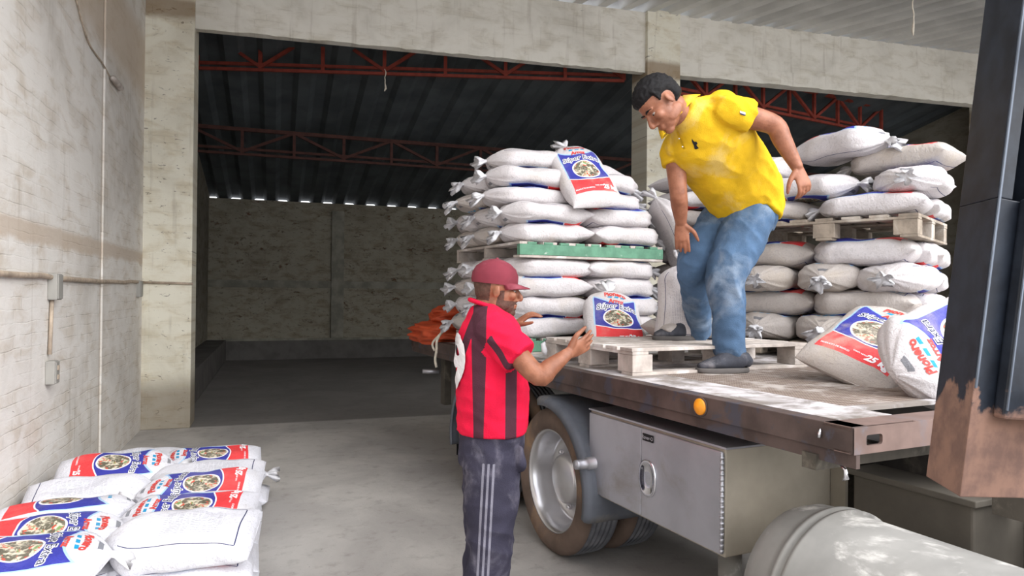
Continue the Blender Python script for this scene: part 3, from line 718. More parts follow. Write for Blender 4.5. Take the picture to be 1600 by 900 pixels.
def sack_mesh(name, H, seed, L=SL, W=SW, front_up=True, sag=0., bow=0., lump=.017, ns=40, na=44, neckfrac=.24):
    r = random.Random(seed); ph = [r.uniform(0, 6.28) for _ in range(6)]; off = Vector((seed*3.7, seed*1.3, seed*.7))
    me = bpy.data.meshes.new(name); bm = bmesh.new(); uvl = bm.loops.layers.uv.new('UVMap')
    tags = {}
    rows = []
    for i in range(ns+1):
        s = i/ns
        # thickness and width along the sack
        e = min(1, s/.22); hb = (1-(1-e)**2.2)**.62 if s > 0 else 0
        g = max(0, (s-(1-neckfrac))/neckfrac); nk = (1-g**2.0)**.62 if g < 1 else 0
        h = H/2*max(.035, hb*max(nk, .17))
        wd = W/2*((.97+.05*(1-e)) * (1 if g <= 0 else max(.10, (1-g**1.7)**.8)))
        x = (s-.5)*L
        row = []
        for j in range(na):
            a = 2*math.pi*j/na; ca, sa = math.cos(a), math.sin(a)
            y = wd*math.copysign(abs(ca)**.80, ca)
            z = h*math.copysign(abs(sa)**(.72 if sa > 0 else .5), sa)
            if e < 1: z *= 1-.25*(1-e)*abs(ca)
            p = Vector((x, y, z))
            # gathers fanning from the tie
            if g > 0:
                k = 1+.10*g*math.sin(11*a+ph[0])*(1-.3*g)+.06*g*math.sin(17*a+ph[1]); p.y *= k; p.z *= k
            amp = lump*hb*max(nk, .2)
            nz = noise.noise(p*5.+off)*amp*1.3 + noise.noise(Vector((p.x*9, p.y*14, p.z*14))+off)*amp*.5
            rad = Vector((0, p.y*.35, p.z)); rad = rad.normalized() if rad.length > 1e-6 else Vector((0, 0, 1))
            p += rad*nz
            p.z += bow*(1-(2*s-1)**2) - sag*(2*abs(s-.5))**2
            p.x += .008*noise.noise(Vector((p.y*6, s*3, 0))+off)
            p.z += H/2
            row.append(bm.verts.new(p)); tags[row[-1]] = (s, a, ca)
        rows.append(row)
    for A, B in zip(rows, rows[1:]):
        for j in range(na):
            f = bm.faces.new((A[j], B[j], B[(j+1) % na], A[(j+1) % na])); f.smooth = True
            mid = 2*math.pi*(j+.5)/na; up = math.sin(mid) > 0
            isf = up == front_up
            for lp in f.loops:
                s, a, ca = tags[lp.vert]; y = math.copysign(abs(ca)**.85, ca)
                yy = y if front_up else -y
                lp[uvl].uv = (s, yy if isf else yy+3)
    bm.faces.new(rows[0]); bm.faces.new(rows[-1][::-1])
    bmesh.ops.recalc_face_normals(bm, faces=bm.faces)
    endc = sum((v.co for v in rows[-1]), Vector())/na
    bvh = BVHTree.FromBMesh(bm)
    bm.to_mesh(me); bm.free()
    # the tied tuft
    tb = bmesh.new(); n = 26; prs = []
    droop = r.uniform(.02, .06); side = r.uniform(-.03, .03)
    for i, (d, rad) in enumerate(((-.02, .027), (0, .019), (.012, .018), (.03, .03), (.055, .042), (.085, .050))):
        ring = []
        for j in range(n):
            a = 2*math.pi*j/n; k = 1+(.34*math.sin(5*a+ph[2])+.2*math.sin(9*a+ph[3]))*min(1, max(0, i-1)/3)
            q = endc + Vector((d+(.012*math.sin(3*a+ph[4]) if i == 5 else 0), math.cos(a)*rad*k*1.2+side*(i/5)**2, math.sin(a)*rad*k*.8-droop*(i/5)**2))
            ring.append(tb.verts.new(q))
        prs.append(ring)
    prs.append([tb.verts.new(endc+Vector((.05, (v.co.y-endc.y)*.35, (v.co.z-endc.z)*.35))) for v in prs[-1]])
    for A, B in zip(prs, prs[1:]):
        for j in range(n): tb.faces.new((A[j], B[j], B[(j+1) % n], A[(j+1) % n])).smooth = True
    tb.faces.new(prs[-1]); tb.faces.new(prs[0][::-1])
    bmesh.ops.recalc_face_normals(tb, faces=tb.faces)
    tm = bpy.data.meshes.new('tied_neck'); tb.to_mesh(tm); tb.free(); tm.materials.append(M['neck'])
    # lettering draped on the printed face
    lm = []
    if front_up is not None:
        sgn = 1 if front_up else -1
        up = Vector((1, 0, 0)); right = Vector((0, -sgn, 0))
        for nm, items in (('product_lettering', ((.665, 'Súper Extra', .060, 0, 2, .0022, .0042, .2, .8), (.665, 'Súper Extra', .060, 0, 1, .0036, .0, .2, .8))),
                          ('kind_lettering', ((.745, 'Arroz', .044, 0, 0, .0022, .002, .15, 1.),)), ('brand_lettering', ((.862, 'Pionero', .050, 0, 0, .0022, .0022, .1, 2.2),)),
                          ('weight_lettering', ((.185, '25 kg', .050, .105, 2, .0022, .0025, .15, 0),)), ('small_lettering', ((.196, 'CONT. NETO', .011, .02, 2, .0022, .0004, 0, 0), )), ('small_lettering', ((.165, 'PRODUCTO DE MEXICO', .013, -.095, 2, .0022, .0003, 0, 0),))):
            lb = bmesh.new()
            for st, body, size, y, mi, off_, bold, shear, arch in items:
                project_text(lb, body, size, Vector(((st-.5)*L, -sgn*y, H/2+sgn*.3)), right, up, bvh, off_, mi, bold, shear, arch, .31)
            q = bpy.data.meshes.new(nm); lb.to_mesh(q); lb.free()
            for m in ('ink_red', 'ink_navy', 'ink_white', 'ink_blue'): q.materials.append(M[m])
            lm.append(q)
    return me, tm, lm
VAR = {}
def variant(kind, H=.15, seed=1, **kw):
    key = (kind, H, seed, tuple(sorted(kw.items())))
    if key not in VAR:
        me, tm, lm = sack_mesh('rice_sack', H, seed, **kw); me.materials.append(M[kind]); VAR[key] = (me, tm, lm)
    return VAR[key]
def sack(label, mw, H=.15, seed=1, kind='sack', letters=False, group=None, tuft=True, **kw):
    me, tm, lm = variant(kind, H, seed, **kw)
    o = link(bpy.data.objects.new('rice_sack', me)); o.matrix_world = mw; tag(o, label, 'sack', group)
    if tuft: c = link(bpy.data.objects.new('tied_neck', tm)); c.parent = o
    if letters:
        for q in lm: c = link(bpy.data.objects.new(q.name.split('.')[0], q)); c.parent = o
    return o
def mat_flat(p, rot, pitch=0., roll=0.):
    return Matrix.Translation(p) @ Matrix.Rotation(rot, 4, 'Z') @ Matrix.Rotation(-pitch, 4, 'Y') @ Matrix.Rotation(roll, 4, 'X')
def mat_axes(p, sdir, ndir):
    "sdir: towards the neck; ndir: out of the printed face"
    x = Vector(sdir).normalized(); z = Vector(ndir); z = (z - z.dot(x)*x).normalized(); y = z.cross(x)
    m = Matrix((x, y, z)).transposed().to_4x4(); m.translation = p; return m
ORD = {0: 'lowest', 1: 'second', 2: 'third', 3: 'fourth', 4: 'fifth'}
R_ = random.Random(11)
# left stack, 2 sections x layers.  row u positions: front .2, middle .6, back 1.0
def left_stack(z0, pitch, nlay, tier, skip=()):
    for l in range(nlay):
        z = z0 + pitch*l; j = lambda a: R_.uniform(-a, a)
        nm = ORD[l]
        for c, (du, dv, rot, nl) in {'FL': (.20, .27, math.pi, 'left-front'), 'FR': (.20, .90, 0, 'right-front'), 'ML': (.61, .25, math.pi, 'side-middle'), 'BL': (1.01, .25, math.pi, 'side-rear')}.items():
            if (c, l) in skip: continue
            place = {'FL': 'front left corner', 'FR': 'front right corner', 'ML': 'mid-left side', 'BL': 'rear left side'}[c]
            dirty = c in ('ML', 'BL')
            sack('rice sack %s of left stack, %s layer %s' % (place, nm, tier), mat_flat(tw(2.69+du+j(.02), .12+dv+j(.025), z), TA+rot+j(.05)),
                 H=pitch*1.14, seed=1+(l*2+(c == 'FR')+(c == 'ML')*3) % 5, kind='sack_dusty' if dirty and l % 2 == 0 else 'sack', front_up=(l+('FR' in c)) % 2 == 0, letters=False, group='rice sacks in the left stack')
left_stack(1.21, .1385, 4, 'below the upper pallet')
left_stack(1.875, .134, 2, 'above the upper pallet')
zt = 1.875+.268
def S(label, u, v, z, rot=0, H=.145, pitch=0, roll=0, **kw):
    return sack(label, mat_flat(tw(u, v, z), TA+math.radians(rot), math.radians(pitch), math.radians(roll)), H=H, **kw)
GL = 'rice sacks in the left stack'
S('white sack with a red and blue printed edge, third up from the green board', 2.98, .30, zt, 180, H=.135, seed=2, group=GL, front_up=True)
S('dusty sack at the rear left side, third layer above the green board', 3.42, .26, zt, 180, H=.135, seed=4, kind='sack_dusty', group=GL, front_up=False)
S('bulging plain sack second from the top of the left stack', 3.0, .33, zt+.135, 178, H=.15, seed=3, group=GL, front_up=False)
S('sack with tied mouth poking out left, second from the left stack top', 3.43, .30, zt+.135, 186, H=.14, seed=1, group=GL, front_up=True)
S('topmost humped sack of the left stack', 3.1, .38, zt+.285, 176, H=.15, seed=5, group=GL, front_up=False, sag=.02)
S('sack lying low behind the upright blue and red sack', 2.96, .93, zt, 0, H=.14, seed=3, group=GL, front_up=False)
S('sack just right of the upright blue and red sack, left stack top', 2.98, .91, zt+.14, 4, H=.15, seed=2, group=GL, front_up=False, sag=.02)
o = sack('upright rice sack with blue and red print, leaning on top of the left stack', mat_axes(tw(2.86, .69, 2.33), tw(.66, -.05, .75)-tw(0, 0, 0), tw(-.75, -.12, .66)-tw(0, 0, 0)), H=.15, seed=6, kind='sack', letters=True, front_up=True)
S('sack slumped over the rear right shoulder of the left stack', 3.30, 1.18, 2.36, 20, H=.16, seed=4, front_up=False, pitch=-12)
S('sack under the slumped one, behind the right end of the left stack', 3.34, 1.10, 2.15, 10, H=.17, seed=2, front_up=False)
# middle stack seen between the left stack and the man
GM = 'rice sacks in the middle stack'
k = 0
for l in range(9):
    z = BED+PH+l*.141
    if z > 2.42: break
    for (du, dv, rr_, nm) in ((.2, .33, 0, 'left'), (.2, .86, 180, 'right')):
        S('%s sack of the middle stack behind the yellow-shirted man, layer %s from bed' % (nm, ['one', 'two', 'three', 'four', 'five', 'six', 'seven', 'eight', 'nine'][l]), 2.72+du, 1.50+dv, z, rr_, H=.143, seed=1+(l+k) % 5, group=GM, front_up=(l+k) % 2 == 0, kind='sack_dusty' if l % 3 == 0 else 'sack'); k += 1
sack('tall plain sack leaning upright, propped against the right end of the left stack', mat_axes(tw(2.75, 1.40, 1.93), tw(.12, -.45, .9)-tw(0, 0), tw(-.2, .8, .3)-tw(0, 0)), H=.15, seed=2, front_up=True)
# sacks standing on the near pallet
ZP = BED+.142
sack('plump sack with red and blue lettering, squeezed upright between the near pallet and stack', mat_axes(tw(2.47, .70, BED+.175), tw(.50, .18, .8)-tw(0, 0), tw(-.8, -.12, .5)-tw(0, 0)), H=.17, seed=7, letters=True, front_up=True, L=.50, W=.42)
S('small dirty sack lying flat on the pallet beside the lettered one', 1.98, .98, ZP, -14, H=.135, seed=3, kind='sack_dusty', front_up=False, L=.5)
sack('plump white sack standing upright beside the man\'s jeans', mat_axes(tw(2.0, .92, ZP+.21), tw(.10, .12, 1)-tw(0, 0), tw(-.9, -.5, .1)-tw(0, 0)), H=.2, seed=8, front_up=False, L=.50, W=.32, kind='sack')
# right stack
GR = 'rice sacks in the right stack'
def B(label, a, b, z, rot, H=.15, pitch=0, roll=0, **kw):
    return sack(label, mat_flat(bw(a, b, z), BA+math.radians(rot), math.radians(pitch), math.radians(roll)), H=H, group=GR, **kw)
zb = BED+PH; pb = .168
rowsB = [(['on the lowest layer of the right stack, beside the trouser leg', 'on the lowest layer of the right stack, partly behind the leaning printed sack', 'low in the right stack, hidden by the two big printed sacks'], 0),
         (['on the second layer of the right stack, beside the jeans', 'on the second layer, long, just above the leaning printed sack', 'at the near corner of the right stack, second layer up'], 1),
         (['on the third layer beside the jeans, tied mouth facing out', 'in the middle of the third layer, tied mouth facing out', 'on the third layer near the mast, tied mouth facing out'], 2),
         (['beside the jeans, just under the upper right pallet', 'long and pale, directly under the upper right pallet', 'under the near corner of the upper right pallet'], 3)]
for names, l in rowsB:
    z = zb+pb*l
    k1 = 'sack_dusty' if l < 3 else 'sack'
    side_neck = l in (0, 2)
    B('rice sack %s' % names[0], .98, .28, z, 180 if side_neck else 92, H=pb*1.12, seed=1+l, kind='sack_dusty', front_up=l != 2)
    B('rice sack %s' % names[1], .36 if not side_neck else .55, .24 if not side_neck else .28, z, 92 if l in (1, 3) else 180, H=pb*1.12, seed=2+l, kind=k1, front_up=l in (3, 0, 2))
    B('rice sack %s' % names[2], .17 if side_neck else .2, .60 if not side_neck else .3, z, 180 if side_neck else 0, H=pb*1.12, seed=3+(l % 3), kind='sack', front_up=False)
for l in range(4): B('sack behind the mast, right end of the lower right stack, %s layer' % ORD[l], .2, .78+.1, zb+pb*l, 5, H=pb, seed=2+l % 3, front_up=l % 2 == 0)
for l in range(4): B('rice sack at the rear of the right stack behind the jeans, %s layer' % ORD[l], 1.38, .30, zb+pb*l, 183, H=pb, seed=1+l % 4, kind='sack_dusty', front_up=False)
zu = 2.03
B('long sack lying along the near edge of the upper right pallet, lowest there', .30, .20, zu, 93, H=.155, seed=2, front_up=True, kind='sack')
B('sack with a drooping tied mouth on the upper pallet, just right of the jeans', .93, .22, zu, 150, H=.15, seed=4, front_up=False, kind='sack_dusty')
B('sack at the near corner of the upper pallet, half hidden by the mast', .16, .64, zu, 0, H=.15, seed=1, front_up=False)
B('sack right beside the yellow-shirted man\'s lowered left hand', .72, .26, zu+.155, 262, H=.17, seed=5, front_up=False, lump=.016)
B('sack with its tied mouth facing out, second above the upper right pallet', .10, .34, zu+.15, 184, H=.16, seed=3, front_up=True)
B('greyish sack with a red printed top, upper right beside the mast', .18, .42, zu+.31, 80, H=.17, seed=2, front_up=True, kind='sack_dusty')
B('topmost large humped sack of the right stack', .52, .36, zu+.44, 245, H=.19, seed=6, front_up=True, lump=.016, sag=.03)
B('sack at the left top of the right stack, behind the man\'s elbow', 1.05, .30, zu+.30, 200, H=.17, seed=4, front_up=False)
B('sack low behind the man\'s back on the upper right stack', 1.12, .30, zu+.15, 188, H=.16, seed=1, front_up=True)
# two big printed sacks in front of the right stack
sack('large dusty sack with red 25 kg panel, leaning in front of the right stack', mat_axes(tw(.86, 1.23, 1.20), tw(.10, .88, .42)-tw(0, 0), tw(-.42, -.38, .80)-tw(0, 0)), H=.17, seed=9, kind='sack_dusty', letters=True, front_up=True, W=.46)
sack('sack lettered sideways beside the mast, its mouth end to the left', mat_axes(tw(.44, 1.09, 1.235), tw(.12, -.95, -.26)-tw(0, 0), tw(-.80, -.22, .55)-tw(0, 0)), H=.18, seed=10, kind='sack', letters=True, front_up=True, W=.46, tuft=False)

# floor pile by the left wall
def Fp(label, x, y, z, rot, H=.14, pitch=0, roll=0, **kw):
    return sack(label, mat_flat(Vector((x, y, z)), math.radians(rot), math.radians(pitch), math.radians(roll)), H=H, kind=kw.pop('kind', 'sack_bright'), group='rice sacks piled on the floor', **kw)
YP = [5.25, 4.82, 4.40, 3.98, 3.58]
names = ['far end', 'second row from the far end', 'middle row', 'second row from the near end', 'near end']
for i, y in enumerate(YP):
    for l in range(2 if i < 5 else 1):
        Fp('floor pile sack, %s, wall side, %s layer' % (names[i], ORD[l]), -.98+.02*l, y+(.02 if l else 0), .135*l, 4+3*((i+l) % 3), seed=1+(i+l) % 5, H=.137, front_up=False)
        Fp('floor pile sack, %s, aisle side, %s layer' % (names[i], ORD[l]), -.40-.02*l+(.04 if i == 0 else 0), y+.02, .135*l, 178+4*((i+l) % 2)+(180 if (i == 0 and l == 1) else 0), seed=2+(i+l) % 4, H=.137, front_up=(l == 1 and i == 1))
ZT = .27
Fp('rearmost floor-pile sack against the wall, plain side up', -.86, 5.32, ZT, 8, seed=2, front_up=False, H=.14)
Fp('printed floor-pile sack at the far left, red end toward the wall', -.93, 4.93, ZT+.03, 6, seed=3, front_up=True, letters=True, H=.15, roll=14)
Fp('printed floor-pile sack at the far right corner, red end to the aisle', -.41, 5.18, ZT, 182, seed=4, front_up=True, letters=True, H=.14, roll=-10)
Fp('plain-side-up sack with a thin navy line, left side of the floor pile', -.98, 4.52, ZT, 7, seed=5, front_up=False, H=.14, roll=12)
Fp('sack showing a sliver of red and blue print, left side of the floor pile', -1.02, 4.14, ZT+.0, 9, seed=1, front_up=True, letters=False, H=.15, roll=-6)
Fp('sack showing a bowl picture and blue band, near left of the floor pile', -1.0, 3.78, ZT+.0, 8, seed=2, front_up=True, letters=True, H=.14, roll=10)
Fp('nearest floor-pile sack, cut by the lower left corner of the photo', -.99, 3.42, ZT+.02, 4, seed=6, front_up=True, letters=True, H=.15, roll=8)
Fp('plain sack with small print in the middle right of the floor pile', -.39, 4.74, ZT, 176, seed=3, front_up=False, H=.14, roll=-10)
Fp('brightly printed sack at the right edge of the floor pile, middle', -.40, 4.36, ZT+.01, 176, seed=5, front_up=True, letters=True, H=.15, roll=-14)
Fp('faintly printed sack at the right edge of the floor pile, nearer', -.41, 3.98, ZT, 174, seed=4, front_up=True, letters=True, H=.14, roll=-12)
Fp('near right floor-pile sack with rows of small print on its plain side', -.40, 3.60, ZT+.01, 172, seed=1, front_up=False, H=.15, roll=-12)

# ------------------------------------------------------------------ orange tarpaulin and rope at the tail of the bed
def tarp(name, parent, c, size, seed, mat, yaw):
    bm = bmesh.new(); bmesh.ops.create_icosphere(bm, subdivisions=5, radius=1)
    off = Vector((seed, seed*2, 0))
    for v in bm.verts:
        p = v.co.copy(); p = Vector([math.copysign(abs(q)**.8, q) for q in p])
        r1 = 1-abs(noise.noise(Vector((p.x*.8, p.y*1.2, p.z*2.4))+off))*.5; r2 = 1-abs(noise.noise(Vector((p.x*1.5, p.y*2, p.z*5))+off))*.14
        q = Vector((p.x*size[0], p.y*size[1], p.z*size[2]))*r1*r2; q.z = max(q.z, -size[2]*.62)
        v.co = Matrix.Rotation(yaw, 3, 'Z') @ q + Vector(c)
    return obj(name, bm, mat, parent, True)
tp = thing('tarpaulin', 'crumpled orange tarpaulin bundled on the tail corner of the truck bed', 'tarpaulin', tw(4.4, .2, BED), TA)
tarp('lower_fold', tp, (.0, -.10, .05), (.34, .46, .13), 1.3, M['tarp'], .2)
tarp('upper_fold', tp, (.12, .02, .17), (.27, .30, .15), 4.1, M['tarp'], -.3)
tarp('dark_fold', tp, (.30, -.10, .21), (.16, .2, .14), 7.7, M['tarp_red'], .5)
bm = bmesh.new()
q0 = at(697, 520, 6.0)
cp = [at(701, 512, 5.75), at(690, 520, 5.7), at(683, 532, 5.68), at(682, 548, 5.68), at(680, 562, 5.68), at(682, 574, 5.68)]
tube(bm, catmull([tuple(p) for p in cp], 5), .011, 8); tube(bm, catmull([tuple(p) for p in (at(690, 520, 5.7), at(676, 536, 5.67), at(679, 548, 5.68))], 5), .009, 8)
tag(obj('rope', bm, M['white_rope']), 'pale knotted rope hanging from the orange tarpaulin', 'rope')

bm = bmesh.new(); tube(bm, [tw(2.30, .125, 1.235), tw(2.30, .10, 1.20), tw(2.29, .105, 1.16), tw(2.29, .115, 1.135)], [.006, .016, .020, .008], 10)
tag(obj('plastic_scrap', bm, M['neck']), 'small white plastic scrap dangling from the left end of the bare pallet', 'scrap')

# ------------------------------------------------------------------ people
def skin_mat():
    s = NT('brown_skin', .5, 0, .4); v = s.coord()
    s.color(s.mix(s.ramp(s.noise(v, 22., 5.), .3, .7), rgb(128, 80, 58), rgb(154, 101, 76)))
    s.b.inputs['Subsurface Weight'].default_value = .08; s.b.inputs['Subsurface Radius'].default_value = (.02, .008, .004); s.bump(s.noise(v, 120., 3.), .001); return s.m
M['skin'] = skin_mat()
M['hair'] = plain('black_hair', rgb(17, 15, 17), .6, var=.2, scale=60, bump=.004, spec=.25)
M['beard'] = plain('dark_stubble', rgb(88, 62, 52), .7, var=.15, scale=80, bump=.002)
M['lips'] = plain('lips', rgb(150, 88, 78), .5); M['eye_white'] = plain('eye_white', rgb(170, 160, 152), .4); M['iris'] = plain('iris', rgb(40, 26, 20), .3)
def cloth(name, c, dust, dlo, dhi, dsc=3.5, weave=220, rough=.9, var=.1):
    s = NT(name, rough, 0, .15); v = s.coord()
    col = s.mix(s.ramp(s.noise(v, 7., 5.), .3, .7), tuple(x*(1-var*1.6) for x in c[:3])+(1,), tuple(min(1, x*(1+var)) for x in c[:3])+(1,))
    col = s.mix(s.math('MULTIPLY', s.ramp(s.noise(v, dsc, 6., .62, .5), dlo, dhi), .8), col, dust)
    s._col = col; s.bump(s.math('ADD', s.noise(v, weave, 2.), s.noise(v, 9., 4.)), .0025); s.color(col); return s
M['yellow'] = cloth('yellow_polo_cotton', rgb(214, 172, 34), rgb(204, 174, 98), .50, .70, 4.5).m
M['jeans'] = cloth('blue_denim', rgb(76, 100, 128), rgb(138, 152, 168), .46, .72, 4.2, var=.16).m
def masked(name, base, second, attr, dust, dlo, dhi):
    s = cloth(name, base, dust, dlo, dhi)
    a = s.n('ShaderNodeAttribute', {'attribute_name': attr}).outputs['Fac']
    s.color(s.mix(s.math('MULTIPLY', s.ramp(a, .48, .52), .96), s._col, second)); return s.m
M['jersey'] = masked('red_jersey', rgb(214, 26, 62), rgb(62, 44, 54), 'stripe', rgb(230, 90, 110), .6, .8)
M['track'] = masked('dark_track_trousers', rgb(56, 54, 68), rgb(128, 126, 138), 'stripe', rgb(130, 126, 138), .5, .72)
M['cap'] = plain('maroon_cap', rgb(116, 44, 56), .85, var=.1, scale=8, dust=rgb(138, 72, 82), dscale=6)
M['shoe'] = plain('dusty_grey_shoe', rgb(62, 64, 72), .8, var=.15, scale=12, dust=rgb(110, 108, 112), dscale=8)
M['sole'] = plain('shoe_sole', rgb(96, 92, 90), .85)

def sweep(bm, pts, rads, side, sub=5, n=24, cap=.5):
    "elliptical rings along a smooth path; side may be one vector or one per point"
    sides = side if isinstance(side, list) else [side]*len(pts)
    data = catmull([tuple(p)+tuple(r)+tuple(s) for p, r, s in zip(pts, rads, sides)], sub)
    P = [Vector(d[:3]) for d in data]; rings = []
    for i, d in enumerate(data):
        t = (P[min(i+1, len(P)-1)]-P[max(i-1, 0)]).normalized()
        a = Vector(d[5:8]); a = (a-a.dot(t)*t).normalized(); b = t.cross(a)
        rings.append([bm.verts.new(P[i]+a*math.cos(q)*d[3]+b*math.sin(q)*d[4]) for q in (2*math.pi*j/n for j in range(n))])
    for A, B in zip(rings, rings[1:]):
        for j in range(n): bm.faces.new((A[j], A[(j+1) % n], B[(j+1) % n], B[j]))
    for R, s0, i0, i1 in ((rings[0], -1, 0, 1), (rings[-1], 1, -1, -2)):
        c = sum((v.co for v in R), Vector())/n; d = (P[i0]-P[i1]).normalized(); m = min(data[i0][3], data[i0][4])
        prev = R
        for k in (1, 2):
            f = math.cos(k*.5*math.pi/2.5)
            nr = [bm.verts.new(c+(v.co-c)*f+d*m*cap*math.sin(k*.5*math.pi/2)) for v in R]
            for j in range(n): bm.faces.new((prev[j], prev[(j+1) % n], nr[(j+1) % n], nr[j]))
            prev = nr
        ce = bm.verts.new(c+d*m*cap)
        for j in range(n): bm.faces.new((prev[j], prev[(j+1) % n], ce))
def blob(bm, c, r, fr=None):
    g = bmesh.ops.create_icosphere(bm, subdivisions=3, radius=1)
    for v in g['verts']:
        q = Vector((v.co.x*r[0], v.co.y*r[1], v.co.z*r[2])); v.co = (fr @ q if fr else q) + Vector(c)
def fuse(bm, voxel, smooth=2, fold=None):
    bmesh.ops.recalc_face_normals(bm, faces=bm.faces)
    me = bpy.data.meshes.new('f'); bm.to_mesh(me); bm.free(); o = link(bpy.data.objects.new('f', me))
    m = o.modifiers.new('r', 'REMESH'); m.mode = 'VOXEL'; m.voxel_size = voxel; m.adaptivity = 0
    if smooth: m = o.modifiers.new('s', 'SMOOTH'); m.factor = .5; m.iterations = smooth
    dg = bpy.context.evaluated_depsgraph_get(); dg.update()
    out = bpy.data.meshes.new_from_object(o.evaluated_get(dg)); bpy.data.objects.remove(o); bpy.data.meshes.remove(me)
    if fold:
        nr = [v.normal.copy() for v in out.vertices]
        for v, nn in zip(out.vertices, nr): v.co += nn*fold(v.co)
    out.polygons.foreach_set('use_smooth', [True]*len(out.polygons)); out.update()
    return out
def folds(freq, amp, axis, seed, freq2=30., amp2=.002):
    ax = Vector(axis).normalized(); off = Vector((seed, seed*1.7, 0))
    def f(p):
        q = p*freq + ax*(p.dot(ax))*freq*1.6 + off
        a = noise.noise(q); r = 1-abs(a)*2
        return amp*(r-.4) + amp2*noise.noise(p*freq2+off)
    return f

def head(bm, O, fwd, up, sc):
    f = Vector(fwd).normalized(); u = Vector(up); u = (u-u.dot(f)*f).normalized(); l = u.cross(f)
    R = Matrix((f, l, u)).transposed()
    def P(x, y, z): return O + R @ Vector((x*sc, y*sc, z*sc))
    def e(c, r, rot=None): blob(bm, P(*c), tuple(q*sc for q in r), R @ rot if rot else R)
    e((-.012, 0, .030), (.099, .077, .090)); e((-.04, 0, .0), (.062, .066, .075))
    e((.030, 0, -.030), (.062, .062, .078)); e((.038, 0, -.075), (.050, .046, .040)); e((.066, 0, -.100), (.026, .026, .020))
    for s in (-1, 1):
        e((.012, s*.046, -.066), (.048, .016, .030)); e((.076, s*.028, .020), (.014, .026, .008)); e((.066, s*.040, -.022), (.024, .022, .022))
        e((-.004, s*.078, -.012), (.017, .007, .028), Matrix.Rotation(s*.3, 3, 'Z')); e((.094, s*.011, -.042), (.011, .008, .007))
    sweep(bm, [P(.085, 0, .012), P(.098, 0, -.008), P(.112, 0, -.030), P(.108, 0, -.042)], [(.008*sc, .008*sc), (.009*sc, .010*sc), (.013*sc, .012*sc), (.009*sc, .007*sc)], l, 3, 12)
    e((.089, 0, -.066), (.010, .022, .006)); e((.086, 0, -.077), (.010, .019, .006)); e((.082, 0, -.055), (.010, .020, .012))
    return P, R
def eyes(P, R, sc, parent):
    for s in (-1, 1):
        bm = bmesh.new(); blob(bm, P(.0738, s*.031, -.002), (.0098*sc, .0110*sc, .0062*sc), R); e = obj('eye', bm, M['eye_white'], parent, True)
        bm = bmesh.new(); blob(bm, P(.0800, s*.032, -.003), (.0050*sc,)*3, R); obj('iris', bm, M['iris'], e, True)
        bm = bmesh.new(); sweep(bm, [P(.088, s*.012, .022), P(.089, s*.03, .027), P(.076, s*.052, .020)], [(.003, .004), (.004, .005), (.002, .003)], R @ Vector((1, 0, 0)), 4, 8); obj('eyebrow', bm, M['hair'], parent, True)
def shell(src, name, cond, thick, mat, parent, seed=0, rough=.3, fq=60.):
    "a layer grown over the part of a surface where cond(p) > 0"
    bm = bmesh.new(); bm.from_mesh(src); bm.normal_update()
    val = {v: cond(v.co) for v in bm.verts}
    kill = [f for f in bm.faces if max(val[v] for v in f.verts) <= 0]
    bmesh.ops.delete(bm, geom=kill, context='FACES')
    for v in bm.verts:
        g = min(1, max(0, val[v])/.02); nz = noise.noise(v.co*fq+Vector((seed, 0, 0)))
        v.co += v.normal*(thick*(g**.6)*(1+rough*nz)-.001*(1-g))
    return obj(name, bm, mat, parent, True)
def hand(bm, wrist, d, pn, thumb, curls, L=.185, spread=.07, wr=.027, tc=.5):
    "d: to the fingertips, pn: out of the palm, thumb: side of the thumb"
    d = Vector(d).normalized(); pn = Vector(pn); pn = (pn-pn.dot(d)*d).normalized(); th = Vector(thumb); th = (th-th.dot(d)*d-th.dot(pn)*pn).normalized()
    s = L/.185; W = Vector(wrist)
    sweep(bm, [W-d*.03*s, W, W+d*.035*s, W+d*.075*s, W+d*.095*s], [(wr, wr*.75), (wr, wr*.7), (.036*s, .016*s), (.040*s, .014*s), (.038*s, .011*s)], th, 4, 20)
    for i, (o_, ln) in enumerate(((.030, .070), (.0105, .078), (-.0105, .072), (-.030, .058))):
        c = curls[i] if isinstance(curls, (list, tuple)) else curls
        q = W + d*.090*s + th*o_*s; ang = 0; pts = [q-d*.02*s, q]; dd = (d + th*o_/.03*spread).normalized()
        for seg, fr in ((0, .45), (1, .30), (2, .25)):
            ang += c*(1, 1.2, .8)[seg]; v = dd*math.cos(ang)+pn*math.sin(ang); pts.append(pts[-1]+v*ln*fr*s)
        r0 = .0092*s; sweep(bm, pts, [(r0, r0), (r0, r0), (r0*.97, r0*.95), (r0*.9, r0*.88), (r0*.75, r0*.72)], th, 3, 12, 1.)
    q = W + d*.022*s + th*.026*s; t1 = (d*.62+th*.72+pn*tc*.5).normalized(); t2 = (d*.85+th*.40+pn*tc).normalized()
    p1 = q+t1*.045*s; p2 = p1+t2*.033*s; p3 = p2+(t2+d*.2).normalized()*.026*s
    sweep(bm, [q-t1*.01, q, p1, p2, p3], [(.015*s, .015*s), (.016*s, .015*s), (.0125*s, .012*s), (.0105*s, .010*s), (.008*s, .0075*s)], pn, 3, 12, 1.)

